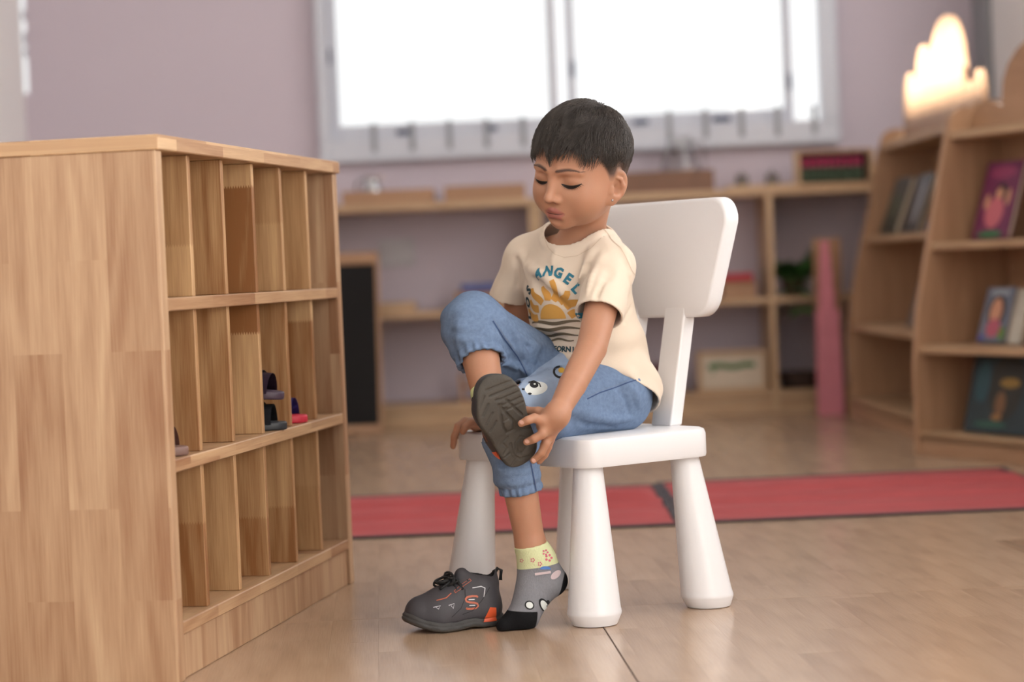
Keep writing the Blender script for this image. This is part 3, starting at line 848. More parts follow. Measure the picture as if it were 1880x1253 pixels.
def display_book(shelf, x, d, z, w, h, th, label, col, art, tilt=16):
    """a book leaning back on a board of the shelf; art: list of (colour, u, v, ru, rv)"""
    M = Matrix.Translation(shelf.location) @ Matrix.Rotation(shelf.rotation_euler.z, 4, 'Z')
    p = M @ Vector((x, d, z))
    t = thing('book', label, 'book', p, shelf.rotation_euler.z, 'books displayed on the bookshelves')
    a = math.radians(tilt)
    RXb = (-a, 0, 0)
    def q(xx, yy, zz): return (xx, yy * math.cos(a) + zz * math.sin(a), -yy * math.sin(a) + zz * math.cos(a) + th * math.sin(a) + .0006)
    m = plain('cover', col, 0.35, noise=.25, nscale=18)
    box('cover', q(0, .0015, h / 2), (w, .003, h), m, t, rot=RXb, bevel=0); box('cover', q(0, th - .0015, h / 2), (w, .003, h), m, t, rot=RXb, bevel=0)
    box('page_block', q(.002, th / 2, h / 2), (w - .006, th - .0065, h - .006), M_cream, t, rot=RXb, bevel=0)
    box('spine', q(-w / 2 + .0012, th / 2, h / 2), (.0024, th - .0065, h), m, t, rot=RXb, bevel=0)
    for i, (c, u, v, ru, rv) in enumerate(art):
        bm = bmesh.new()
        bm.faces.new([bm.verts.new(q(u * w / 2 + ru * w / 2 * math.cos(k * .314), -.0004 - .0003 * i, h / 2 + v * h / 2 + rv * h / 2 * math.sin(k * .314))) for k in range(20)])
        bmesh.ops.recalc_face_normals(bm, faces=bm.faces)
        mesh_from_bm('cover_print', bm, plain('print', c, .4), t)
sk, dk = srgb(206, 150, 120), srgb(40, 24, 30)
display_book(bsA, .165, .16, .6015, .165, .225, .016, 'purple picture book with a dancing figure on the near bookshelf', srgb(112, 42, 82),
             [(srgb(150, 60, 100), 0, .72, .7, .16), (dk, .12, .18, .34, .24), (sk, .05, .12, .2, .2), (srgb(196, 104, 116), -.02, -.35, .5, .4), (sk, -.55, -.05, .14, .2), (sk, .6, .05, .12, .22), (srgb(52, 110, 70), 0, -.9, .7, .09)], 18)
display_book(bsA, .215, .115, .3115, .128, .158, .02, 'grey picture book with a long-haired face on the near bookshelf', srgb(108, 116, 132),
             [(srgb(150, 160, 172), 0, .8, .7, .14), (dk, 0, .1, .62, .62), (sk, -.05, .1, .42, .5), (srgb(180, 90, 110), 0, -.5, .5, .35), (srgb(96, 130, 50), .7, -.7, .22, .26), (srgb(90, 84, 150), -.7, -.85, .25, .12)], 18)
display_book(bsA, .320, .115, .3115, .05, .155, .012, 'thin pale book beside the grey picture book', srgb(190, 184, 170), [], 18)
display_book(bsA, .56, .15, .6015, .22, .22, .014, 'violet book cut by the right edge on the near bookshelf', srgb(92, 70, 130), [(srgb(150, 120, 170), 0, 0, .6, .6)], 18)
display_book(bsA, .30, .06, .0655, .30, .235, .02, 'large dark teal picture book on the lowest board of the near bookshelf', srgb(22, 44, 50),
             [(srgb(30, 74, 84), -.62, .2, .22, .5), (srgb(34, 34, 26), .1, .1, .5, .8), (srgb(150, 118, 46), .2, .2, .3, .12), (srgb(120, 84, 50), 0, -.3, .16, .3), (srgb(150, 106, 56), -.05, -.62, .16, .08), (srgb(36, 84, 70), -.2, -.8, .5, .08)], 14)
display_book(bsB, .30, .10, .6395, .26, .20, .02, 'dark green book standing at the far end of the far bookshelf', srgb(38, 44, 34), [(srgb(60, 66, 44), 0, 0, .5, .5)], 20)
display_book(bsB, .62, .11, .6395, .24, .20, .016, 'black book with pale page edges on the far bookshelf', srgb(28, 26, 30), [(srgb(140, 140, 146), .2, 0, .3, .8)], 20)
display_book(bsB, .95, .12, .6395, .22, .20, .016, 'pale blue book nearest the camera on the far bookshelf top board', srgb(120, 132, 150), [(srgb(170, 176, 190), 0, .1, .6, .5)], 20)
display_book(bsB, .80, .08, .3295, .24, .17, .016, 'grey book on the middle board of the far bookshelf', srgb(96, 90, 84), [(srgb(150, 140, 130), 0, 0, .6, .6)], 18)
display_book(bsB, .95, .06, .0655, .24, .15, .016, 'green book on the lowest board of the far bookshelf', srgb(40, 66, 48), [], 14)
# ================================================================== sculpting by distance fields
def A(v): return np.array(v, dtype=np.float64)
def smin(a, b, k):
    if k <= 0: return np.minimum(a, b)
    h = np.maximum(k - np.abs(a - b), 0) / k
    return np.minimum(a, b) - h * h * k * 0.25
class Sculpt:
    def __init__(self): self.ops = []; self.post = None
    def _add(self, f, lo, hi, k, op): self.ops.append((f, A(lo), A(hi), k, op)); return self
    def rc(self, a, b, ra, rb, k=0.012, op='u'):
        a, b = A(a), A(b); ab = b - a; L2 = max(ab @ ab, 1e-9); r = max(ra, rb)
        def f(p):
            q = p - a; t = np.clip(q @ ab / L2, 0, 1)
            return np.sqrt(np.maximum(((q - t[:, None] * ab) ** 2).sum(1), 1e-14)) - (ra + (rb - ra) * t)
        return self._add(f, np.minimum(a, b) - r, np.maximum(a, b) + r, k, op)
    def chain(self, pts, rs, k=0.006, op='u'):
        for i in range(len(pts) - 1): self.rc(pts[i], pts[i + 1], rs[i], rs[i + 1], k if i == 0 else 0.002, op)
        return self
    def ell(self, c, r, R=None, k=0.012, op='u'):
        c, r = A(c), A(r); R = np.eye(3) if R is None else A(R)      # rows of R: local axes
        def f(p):
            q = (p - c) @ R.T
            k0 = np.sqrt(((q / r) ** 2).sum(1)); k1 = np.sqrt(((q / r ** 2) ** 2).sum(1))
            return k0 * (k0 - 1) / np.maximum(k1, 1e-9)
        e = np.sqrt(((R.T * r) ** 2).sum(1))
        return self._add(f, c - e, c + e, k, op)
    def cyl(self, a, b, r, k=0.0, op='s'):
        a, b = A(a), A(b); L = np.linalg.norm(b - a); d = (b - a) / L
        def f(p):
            q = p - a; t = q @ d
            rad = np.sqrt(np.maximum(((q - t[:, None] * d) ** 2).sum(1), 1e-14)) - r
            return np.maximum(rad, np.abs(t - L / 2) - L / 2)
        return self._add(f, np.minimum(a, b) - r, np.maximum(a, b) + r, k, op)
    def fn(self, f, lo, hi, k=0.0, op='u'): return self._add(f, lo, hi, k, op)
    def shell(self, t): self.ops.append((t, None, None, 0, 'shell')); return self
    def ev(self, p, act=None):
        d = np.full(len(p), 0.06)
        for i, (f, lo, hi, k, op) in enumerate(self.ops):
            if act is not None and i not in act: continue
            if op == 'u': d = smin(d, f(p), k)
            elif op == 's': d = -smin(-d, f(p), k)
            elif op == 'i': d = -smin(-d, -f(p), k)
            elif op == 'shell': d = np.maximum(d, -(d + f))
            elif op == 'd': d = d + f(p)
        return d
    def mesh(self, h, B=18):
        us = [o for o in self.ops if o[4] == 'u']
        lo = np.min([o[1] - o[3] for o in us], axis=0) - 3 * h; hi = np.max([o[2] + o[3] for o in us], axis=0) + 3 * h
        n = np.ceil((hi - lo) / h).astype(int) + 1
        D = np.full(n, 0.06, dtype=np.float32)
        for i in range(0, n[0], B):
            for j in range(0, n[1], B):
                for k in range(0, n[2], B):
                    e = np.minimum([i + B, j + B, k + B], n)
                    b0 = lo + h * A([i, j, k]); b1 = lo + h * (e - 1)
                    act = set(); hasu = False
                    for q, (f, l_, h_, kk, op) in enumerate(self.ops):
                        if op == 'shell': act.add(q); continue
                        m = kk + 0.012
                        if np.all(l_ - m <= b1) and np.all(h_ + m >= b0):
                            act.add(q); hasu |= op == 'u'
                    if not hasu: continue
                    g = np.stack(np.meshgrid(np.arange(i, e[0]), np.arange(j, e[1]), np.arange(k, e[2]), indexing='ij'), -1).reshape(-1, 3)
                    D[i:e[0], j:e[1], k:e[2]] = self.ev(lo + h * g, act).reshape(e[0] - i, e[1] - j, e[2] - k)
        return surface_nets(D, lo, h)
def surface_nets(D, lo, h):
    s = D < 0
    c = np.zeros(tuple(np.array(D.shape) - 1), np.int8)
    offs = [(a, b, e) for a in (0, 1) for b in (0, 1) for e in (0, 1)]
    nx, ny, nz = c.shape
    for a, b, e in offs: c += s[a:a + nx, b:b + ny, e:e + nz]
    act = (c > 0) & (c < 8)
    idx = np.argwhere(act)
    mp = np.full(c.shape, -1, np.int32); mp[act] = np.arange(len(idx))
    acc = np.zeros((len(idx), 3)); cnt = np.zeros(len(idx))
    for o in offs:
        for ax in range(3):
            if o[ax]: continue
            o2 = list(o); o2[ax] = 1
            v0 = D[idx[:, 0] + o[0], idx[:, 1] + o[1], idx[:, 2] + o[2]]; v1 = D[idx[:, 0] + o2[0], idx[:, 1] + o2[1], idx[:, 2] + o2[2]]
            x = (v0 < 0) != (v1 < 0)
            t = np.where(x, v0 / np.where(x, v0 - v1, 1), 0)
            p = np.tile(A(o), (len(idx), 1)); p[:, ax] += t
            acc[x] += p[x]; cnt[x] += 1
    V = lo + h * (idx + acc / cnt[:, None])
    F = []
    for ax in range(3):
        a1, a2 = (ax + 1) % 3, (ax + 2) % 3
        sl0 = [slice(None)] * 3; sl1 = [slice(None)] * 3
        sl0[ax] = slice(0, -1); sl1[ax] = slice(1, None)
        d = s[tuple(sl0)] != s[tuple(sl1)]
        e = np.argwhere(d)
        e = e[(e[:, a1] > 0) & (e[:, a2] > 0) & (e[:, a1] < D.shape[a1] - 1) & (e[:, a2] < D.shape[a2] - 1)]
        def cell(d1, d2):
            q = e.copy(); q[:, a1] += d1; q[:, a2] += d2
            return mp[q[:, 0], q[:, 1], q[:, 2]]
        quad = np.stack([cell(-1, -1), cell(0, -1), cell(0, 0), cell(-1, 0)], 1)
        ins = s[e[:, 0], e[:, 1], e[:, 2]]
        quad[~ins] = quad[~ins][:, ::-1]
        F.append(quad)
    F = np.concatenate(F)
    return V, F[(F >= 0).all(1)]
def relax(V, F, n=1, lam=0.5):
    e = np.concatenate([F[:, [0, 1]], F[:, [1, 2]], F[:, [2, 3]], F[:, [3, 0]]])
    e = np.concatenate([e, e[:, ::-1]])
    deg = np.bincount(e[:, 0], minlength=len(V))[:, None]
    for _ in range(n):
        S = np.stack([np.bincount(e[:, 0], weights=V[e[:, 1], i], minlength=len(V)) for i in range(3)], 1)
        V = V + lam * (S / np.maximum(deg, 1) - V)
    return V
def sculpt_obj(name, S, h, mat, parent, origin, attrs=None, smooth=1):
    V, F = S.mesh(h)
    if smooth: V = relax(V, F, smooth)
    me = bpy.data.meshes.new(name)
    o3 = A(origin)
    me.vertices.add(len(V)); me.vertices.foreach_set('co', (V - o3).astype(np.float32).ravel())
    me.loops.add(len(F) * 4); me.loops.foreach_set('vertex_index', F.astype(np.int32).ravel())
    me.polygons.add(len(F)); me.polygons.foreach_set('loop_start', np.arange(0, len(F) * 4, 4, dtype=np.int32))
    me.update(calc_edges=True); me.validate()
    me.materials.append(mat); me.shade_smooth()
    for k, f in (attrs or {}).items():
        at_ = me.attributes.new(k, 'FLOAT', 'POINT'); at_.data.foreach_set('value', f(V).astype(np.float32))
    o = bpy.data.objects.new(name, me); link(o, parent)
    o['_bvh'] = 0; del o['_bvh']
    return o, V, F

def bvh_of(V, F): return BVHTree.FromPolygons([tuple(v) for v in V], [tuple(int(i) for i in f) for f in F])

def decal(name, polys, O, u, v, dirn, bvh, mat, parent, origin, off=0.0006, maxlen=0.005, dist=0.3):
    """flat print: outlines (lists of 2-D points) or a bmesh in the u-v plane, laid onto a surface along dirn"""
    O, u, v, dirn = Vector(O), Vector(u), Vector(v), Vector(dirn).normalized()
    if isinstance(polys, bmesh.types.BMesh): bm = polys
    else:
        bm = bmesh.new()
        for pl_ in polys:
            try: bm.faces.new([bm.verts.new((p[0], p[1], 0)) for p in pl_])
            except ValueError: pass
    bmesh.ops.triangulate(bm, faces=bm.faces[:])
    for _ in range(6):
        ed = [e for e in bm.edges if e.calc_length() > maxlen]
        if not ed: break
        bmesh.ops.subdivide_edges(bm, edges=ed, cuts=1)
        bmesh.ops.triangulate(bm, faces=bm.faces[:])
    dead = []
    o3 = Vector(origin)
    for w in bm.verts:
        p = O + u * w.co.x + v * w.co.y
        hit, nrm, _, _ = bvh.ray_cast(p - dirn * dist, dirn, dist * 2)
        if hit is None: dead.append(w); continue
        if nrm.dot(dirn) > 0: nrm = -nrm
        w.co = hit + nrm * off - o3
    if dead: bmesh.ops.delete(bm, geom=dead, context='VERTS')
    me = bpy.data.meshes.new(name); bm.to_mesh(me); bm.free(); me.materials.append(mat); me.shade_smooth()
    o = bpy.data.objects.new(name, me); link(o, parent)
    return o

def ellipse(cx, cy, rx, ry, n=28, rot=0.0, a0=0.0, a1=360.0):
    c, s = math.cos(rot), math.sin(rot); out = []
    m = n if a1 - a0 >= 360 else n + 1
    for i in range(m):
        a = math.radians(a0 + (a1 - a0) * i / n); x, y = rx * math.cos(a), ry * math.sin(a)
        out.append((cx + x * c - y * s, cy + x * s + y * c))
    return out
def stroke(pts, w):
    """ribbon of width w along a 2-D line, as quads"""
    out = []; L = []; Rr = []
    n = len(pts)
    for i, p in enumerate(pts):
        a = pts[max(i - 1, 0)]; b = pts[min(i + 1, n - 1)]
        dx, dy = b[0] - a[0], b[1] - a[1]; l = math.hypot(dx, dy) or 1
        ww = w[i] if isinstance(w, (list, tuple)) else w
        L.append((p[0] - dy / l * ww / 2, p[1] + dx / l * ww / 2)); Rr.append((p[0] + dy / l * ww / 2, p[1] - dx / l * ww / 2))
    for i in range(n - 1): out.append([Rr[i], Rr[i + 1], L[i + 1], L[i]])
    return out
def text_bm(txt, size, bold=0.0, M=None):
    cu = bpy.data.curves.new('t', 'FONT'); cu.body = txt; cu.size = size; cu.align_x = 'CENTER'; cu.offset = bold; cu.resolution_u = 2
    to = bpy.data.objects.new('t', cu); COL.objects.link(to)
    dg = bpy.context.evaluated_depsgraph_get(); me = bpy.data.meshes.new_from_object(to.evaluated_get(dg))
    bm = bmesh.new(); bm.from_mesh(me)
    bpy.data.objects.remove(to); bpy.data.curves.remove(cu); bpy.data.meshes.remove(me)
    bmesh.ops.remove_doubles(bm, verts=bm.verts, dist=1e-5)
    if M: bmesh.ops.transform(bm, matrix=M, verts=bm.verts)
    return bm

# ---- materials of the child
def zone_mat(name, base, zones, rough=0.5, bump=0.0, bscale=300.0, sss=0.0, noise=0.05, nscale=30.0, spec=0.5, stretch=(1, 1, 1), sheen=0.0):
    """zones: (attribute, colour, from, to): colour where the attribute rises through from..to"""
    m, nt, b = new_mat(name); L = nt.links.new
    tc = nd(nt, 'ShaderNodeTexCoord'); nz = nd(nt, 'ShaderNodeTexNoise'); nz.inputs['Scale'].default_value = nscale; nz.inputs['Detail'].default_value = 4
    L(tc.outputs['Object'], nz.inputs['Vector'])
    mx = nd(nt, 'ShaderNodeMix', data_type='RGBA')
    mx.inputs['A'].default_value = tuple(c * (1 - noise) for c in base[:3]) + (1,); mx.inputs['B'].default_value = tuple(min(1, c * (1 + noise)) for c in base[:3]) + (1,)
    L(nz.outputs['Fac'], mx.inputs['Factor']); out = mx.outputs['Result']
    for an, col, f0, f1 in zones:
        a = nd(nt, 'ShaderNodeAttribute', attribute_name=an)
        r = nd(nt, 'ShaderNodeMapRange'); r.inputs['From Min'].default_value = f0; r.inputs['From Max'].default_value = f1
        L(a.outputs['Fac'], r.inputs['Value'])
        m2 = nd(nt, 'ShaderNodeMix', data_type='RGBA'); m2.inputs['B'].default_value = col
        L(r.outputs['Result'], m2.inputs['Factor']); L(out, m2.inputs['A']); out = m2.outputs['Result']
    L(out, b.inputs['Base Color'])
    b.inputs['Roughness'].default_value = rough; b.inputs['Specular IOR Level'].default_value = spec
    b.inputs['Sheen Weight'].default_value = sheen
    if sss:
        b.inputs['Subsurface Weight'].default_value = sss; b.inputs['Subsurface Radius'].default_value = (1.0, 0.4, 0.25); b.inputs['Subsurface Scale'].default_value = 0.006
    if bump:
        mp = nd(nt, 'ShaderNodeMapping'); mp.inputs['Scale'].default_value = stretch; L(tc.outputs['Object'], mp.inputs['Vector'])
        n2 = nd(nt, 'ShaderNodeTexNoise'); n2.inputs['Scale'].default_value = bscale; n2.inputs['Detail'].default_value = 3; L(mp.outputs['Vector'], n2.inputs['Vector'])
        bp = nd(nt, 'ShaderNodeBump'); bp.inputs['Strength'].default_value = bump; bp.inputs['Distance'].default_value = 0.002
        L(n2.outputs['Fac'], bp.inputs['Height']); L(bp.outputs['Normal'], b.inputs['Normal'])
    return m

# ================================================================== the child
def P(px, py, Y): return A(at(px, py, Y))
ORG = Vector((0.16, 3.76, 0.3005))
boy = thing('person', 'small child in cream T-shirt and blue jeans on white chair holding a shoe', 'person', ORG)
def kid(o): o.location = -ORG * 0; return o
# torso frame
TY = math.radians(40)
tf = A((-math.sin(TY), -math.cos(TY), 0)); tl = A((math.cos(TY), -math.sin(TY), 0)); tz = A((0, 0, 1.0))
TR = np.stack([tl, tf, tz])
pelvis = P(1094, 724, 3.785); belly = P(1082, 640, 3.775); chest = P(1062, 530, 3.76); nbase = P(1058, 450, 3.755)
shL, shR = P(1122, 490, 3.685), P(968, 474, 3.82)
elL, wrL = P(1086, 640, 3.585), P(1022, 763, 3.475)
elR, wrR = P(940, 640, 3.88), P(893, 770, 3.83)
hipL, hipR = pelvis + .046 * tl + .022 * tf, pelvis - .046 * tl + .02 * tf
knL, anL = P(930, 762, 3.565), P(974, 1000, 3.585)
knR, anR = P(870, 598, 3.645), P(905, 768, 3.545)
# head frame (left, forward, up)
HYAW, HPIT, HROL = math.radians(40), math.radians(15), math.radians(11)
hf = A((-math.sin(HYAW) * math.cos(HPIT), -math.cos(HYAW) * math.cos(HPIT), -math.sin(HPIT)))
hl0 = A((math.cos(HYAW), -math.sin(HYAW), 0)); hu0 = np.cross(hf, hl0)
if hu0[2] < 0: hu0 = -hu0
hl = hl0 * math.cos(HROL) - hu0 * math.sin(HROL); hu = hu0 * math.cos(HROL) + hl0 * math.sin(HROL)
HC = P(1071, 303, 3.665)
HR = np.stack([hl, hf, hu])
def hd(a, b, c): return HC + a * hl + b * hf + c * hu
def hloc(p): return (p - HC) @ HR.T

S = Sculpt()
# skull and face
S.ell(hd(0, .001, .020), (.0700, .0810, .0770), HR, .01)
S.ell(hd(0, .018, -.024), (.060, .064, .064), HR, .03)
S.ell(hd(0, .030, -.050), (.049, .050, .041), HR, .02)
for s in (-1, 1):
    S.ell(hd(s * .034, .048, -.038), (.025, .026, .026), HR, .025)
S.ell(hd(0, .068, -.078), (.015, .013, .012), HR, .02)
EC = -.0035
for s in (-1, 1):
    S.ell(hd(s * .0295, .0890, EC + .001), (.0150, .0100, .0090), HR, .022, 's')        # orbit
    S.ell(hd(s * .0300, .0672, EC - .0015), (.0150, .0125, .0105), HR, .006)             # lid over the eyeball
    S.rc(hd(s * .017, .0815, EC + .0085), hd(s * .043, .0700, EC + .0080), .0012, .0010, .004, 's')   # fold of the lid
    S.rc(hd(s * .012, .0835, EC + .0150), hd(s * .044, .0700, EC + .0140), .0030, .0024, .012)
S.rc(hd(0, .0800, .004), hd(0, .0945, -.026), .0052, .0070, .012)
S.ell(hd(0, .0985, -.0315), (.0080, .0080, .0068), HR, .006)
for s in (-1, 1):
    S.ell(hd(s * .0098, .0880, -.0355), (.0056, .0080, .0052), HR, .005)
    S.ell(hd(s * .0050, .0945, -.0400), (.0030, .0048, .0026), HR, .002, 's')
S.ell(hd(0, .0725, -.0575), (.022, .012, .016), HR, .014)
for s in (-1, 1):
    S.rc(hd(s * .0150, .0795, -.0585), hd(s * .004, .0865, -.0540), .0026, .0036, .003)
S.rc(hd(0, .0872, -.0550), hd(0, .0875, -.0545), .0038, .0038, .002)
S.rc(hd(-.0085, .0820, -.0645), hd(.0085, .0820, -.0645), .0054, .0054, .003)
S.chain([hd(-.0165, .0835, -.0590), hd(-.008, .0918, -.0588), hd(0, .0935, -.0594), hd(.008, .0918, -.0588), hd(.0165, .0835, -.0590)], [.0012, .0020, .0022, .0020, .0012], .0012, 's')
S.ell(hd(0, .0835, -.0730), (.011, .0035, .0035), HR, .006, 's')
S.rc(hd(0, .0895, -.0445), hd(0, .0890, -.0485), .0016, .0018, .004, 's')
# ears
for s in (-1, 1):
    en = hl * s * .90 + hf * .32; en /= np.linalg.norm(en)
    eb = hf - en * (hf @ en); eb /= np.linalg.norm(eb)
    eu = hu * .97 - eb * .25; eu -= en * (eu @ en); eu /= np.linalg.norm(eu); eb = np.cross(eu, en)
    ER = np.stack([en, eb, eu])
    ec = hd(s * .0690, .004, -.028)
    fb = 1 if eb @ hf > 0 else -1
    def ep(x, y, z): return ec + x * en + fb * y * eb + z * eu      # y towards the face
    S.ell(ep(0, -.001, .004), (.0058, .0185, .0255), ER, .005)
    S.ell(ep(-.0005, .006, -.0215), (.0050, .0095, .0100), ER, .008)
    S.ell(ep(.0060, .0005, .006), (.0060, .0138, .0200), ER, .002, 's')
    S.chain([ep(.0022, -.010, -.010), ep(.0036, -.0085, .004), ep(.0030, -.003, .014), ep(.0022, .005, .016)], [.0024, .0032, .0028, .0020], .004)
    S.ell(ep(.0030, .003, -.003), (.0070, .0065, .0085), ER, .003, 's')
    S.rc(ep(.0008, .0120, -.008), ep(.0022, .0105, -.002), .0044, .0034, .004)
    S.rc(ep(.0010, -.004, -.016), ep(.0016, .004, -.0150), .0040, .0036, .004)
# neck, trunk
S.rc(nbase - tz * .02, hd(0, -.022, -.050), .036, .035, .02)
S.rc(nbase - tz * .035 - tl * .045, nbase - tz * .035 + tl * .045, .028, .028, .03)
S.ell(chest, (.086, .062, .095), TR, .03)
S.ell(belly, (.084, .070, .09), TR, .03)
S.ell(pelvis, (.086, .070, .058), TR, .03)
# arms
S.chain([shL, elL, elL * .45 + wrL * .55, wrL], [.030, .0245, .0220, .0165], .03)
S.chain([shR, elR, wrR], [.030, .0225, .0160], .03)
S.rc(chest + tz * .055 + tl * .05, shL, .034, .030, .02); S.rc(chest + tz * .055 - tl * .05, shR, .034, .030, .02)
# left hand on the heel of the shoe
S.rc(wrL, P(1001, 781, 3.476), .0170, .0140, .014); S.rc(wrL, P(1007, 797, 3.494), .0160, .0130, .014)
S.rc(P(1001, 779, 3.476), P(1006, 806, 3.504), .0100, .0085, .008)
S.chain([P(1001, 776, 3.470), P(981, 768, 3.455), P(969, 772, 3.450), P(957, 778, 3.4545)], [.0088, .0073, .0067, .0058], .008)
S.chain([P(1005, 787, 3.478), P(995, 798, 3.462), P(981, 806, 3.462), P(967, 812, 3.471)], [.0088, .0073, .0067, .0058], .007)
S.chain([P(1007, 799, 3.490), P(1002, 815, 3.482), P(994, 832, 3.484), P(979, 846, 3.492)], [.0084, .0070, .0063, .0054], .007)
S.chain([P(1008, 808, 3.505), P(1006, 822, 3.505), P(1000, 836, 3.508), P(990, 848, 3.512)], [.0078, .0064, .0057, .0050], .007)
S.chain([P(1012, 766, 3.487), P(988, 757, 3.498), P(968, 756, 3.512), P(952, 764, 3.524)], [.0110, .0085, .0074, .0062], .010)
# right hand gripping the seat corner
S.rc(wrR, P(874, 780, 3.815), .0150, .0125, .012); S.rc(wrR, P(880, 784, 3.84), .0150, .012, .012)
S.chain([P(872, 777, 3.805), P(856, 775, 3.793), P(842, 784, 3.788), P(834, 802, 3.790), P(832, 820, 3.794)], [.0092, .0072, .0066, .0060, .0052], .008)
S.chain([P(876, 780, 3.79), P(864, 777, 3.775), P(855, 784, 3.770), P(850, 793, 3.772)], [.0090, .0072, .0064, .0056], .008)
S.chain([P(870, 778, 3.83), P(854, 774, 3.825), P(841, 783, 3.823), P(835, 800, 3.824), P(834, 814, 3.826)], [.0088, .0070, .0064, .0058, .0050], .008)
S.chain([P(872, 780, 3.85), P(858, 776, 3.852), P(846, 786, 3.852), P(840, 802, 3.852)], [.0080, .0062, .0056, .0048], .008)
# legs and feet
S.rc(hipL, knL, .058, .042, .03); S.rc(hipR, knR, .055, .042, .03)
S.chain([knL, knL * .6 + anL * .4, anL], [.040, .0295, .0235], .02)
S.chain([knR, knR * .62 + anR * .38, anR], [.040, .030, .0235], .02)
hlL, blL, toL = P(1018, 1066, 3.60), P(960, 1134, 3.562), P(925, 1150, 3.545)
S.rc(anL, P(990, 1030, 3.59), .0235, .022, .01); S.rc(P(990, 1030, 3.59), hlL, .020, .018, .01); S.rc(P(988, 1040, 3.588), blL, .020, .014, .02); S.rc(blL, toL, .013, .008, .01)
# the shod foot
heR, toeR = P(966, 854, 3.510), P(908, 712, 3.424)
fx = (toeR - heR); FL = np.linalg.norm(fx); fx /= FL
fz = anR - (heR + fx * .045); fz -= fx * (fz @ fx); fz /= np.linalg.norm(fz)
fy = np.cross(fz, fx)
S.rc(anR, heR + fx * .04 + fz * .035, .0235, .022, .01); S.rc(heR + fx * .045 + fz * .035, heR + fx * .125 + fz * .026, .020, .015, .01)

LIPC = [(hd(-.0150, .0805, -.0585), hd(-.004, .0880, -.0535), .0044), (hd(.0150, .0805, -.0585), hd(.004, .0880, -.0535), .0044), (hd(-.004, .0880, -.0542), hd(.004, .0880, -.0542), .0042), (hd(-.0085, .0835, -.0645), hd(.0085, .0835, -.0645), .0060), (hd(-.012, .0825, -.0595), hd(.012, .0825, -.0595), .0056)]
def lipf(V):
    out = np.full(len(V), 1.0)
    for a, b, r in LIPC:
        ab = b - a; q = V - a; t = np.clip(q @ ab / (ab @ ab), 0, 1); out = np.minimum(out, np.linalg.norm(q - t[:, None] * ab, axis=1) - r)
    L_ = hloc(V)
    return np.where(L_[:, 1] > .06, -out, -1.0)
def browf(V):
    L_ = hloc(V); a = np.abs(L_[:, 0])
    cc = .0125 + .0035 * np.sin((a - .008) / .036 * 2.6) - .0
    wd_ = np.interp(a, [.006, .011, .03, .046], [0, .0034, .0030, 0.0004])
    return np.where((L_[:, 1] > .03) & (a < .047), wd_ - np.abs(L_[:, 2] - cc), -1)
def scalp(V):
    L_ = hloc(V)
    return np.where(np.linalg.norm(L_, axis=1) < .14, L_[:, 2] - hairline(L_), -1)
def hairline(L_):
    """height of the hair edge for a point of the head, by its place along the side"""
    ang = np.degrees(np.arctan2(L_[:, 1] + .002, np.abs(L_[:, 0])))     # 90 = front, -90 = back
    return np.interp(ang, [-90, -60, -30, -14, -4, 4, 12, 20, 28, 40, 60, 90], [-.050, -.045, -.032, -.014, .000, .002, -.010, -.008, .016, .034, .044, .046])
M_skin = zone_mat('skin', srgb(178, 130, 104), [('lip', srgb(166, 104, 94), -.0018, .0014), ('brow', srgb(84, 60, 50), -.0006, .0026), ('scalp', srgb(84, 64, 56), -.006, .008)], rough=0.48, bump=0.08, bscale=500, sss=0.25, noise=0.05, nscale=25, spec=0.4)
body, BV, BF = sculpt_obj('body', S, 0.002, M_skin, boy, ORG, {'lip': lipf, 'brow': browf, 'scalp': scalp})
body_bvh = bvh_of(BV, BF)

def surf(Sc, px, py, inset=0.0):
    """where the sight line through (px, py) first meets the sculpted form"""
    d_ = A(at(px, py, 3.0)) - A(CAM); d_ /= np.linalg.norm(d_)
    t = np.linspace(3.3, 4.0, 351); pts = A(CAM) + t[:, None] * d_
    f = Sc.ev(pts); i = np.argmax(f < 0)
    if f[i] >= 0: i = int(np.argmin(f))
    return pts[i] + d_ * inset
def ridge(Sc, path, r, inset, k=.012, op='u'):
    xs, ys = [a for a, _ in path], [b for _, b in path]; u = np.linspace(0, len(path) - 1, 3 * len(path))
    ins_ = r * .5 if op == 'u' else -r * .62
    q = [surf(Sc, x, y, ins_) for x, y in zip(np.interp(u, range(len(xs)), xs), np.interp(u, range(len(ys)), ys))]; n = len(q)
    keep = [q[0]]
    for b in q[1:]:
        if np.linalg.norm(b - keep[-1]) < .03: keep.append(b)
        else: break
    q = keep; n = len(q)
    rs_ = [r * (.45 + .55 * math.sin(math.pi * (i + .6) / (n + .2))) for i in range(n)]
    return q, rs_, k, op
def ridges(Sc, L_):
    for q, rs_, k, op in [ridge(Sc, *a) for a in L_]: Sc.chain(q, rs_, k, op)

# ---- T-shirt
T = Sculpt()
T.ell(chest + tf * .002, (.099, .076, .108), TR, .03)
T.ell(belly, (.100, .086, .105), TR, .03)
T.ell(pelvis - tf * .006 + tz * .002, (.109, .092, .090), TR, .03)
T.rc(P(1092, 448, 3.72), shL, .034, .037, .03); T.rc(P(1020, 446, 3.79), shR, .034, .036, .03)
T.rc(nbase - tz * .015, chest, .052, .07, .03)
T.chain([shL, elL], [.037, .043], .018); T.chain([shR, P(934, 552, 3.85), P(928, 590, 3.865)], [.036, .036, .036], .018)
T.ell(hipL - tf * .022, (.072, .072, .072), None, .02); T.ell(hipR - tf * .022, (.072, .072, .072), None, .02)
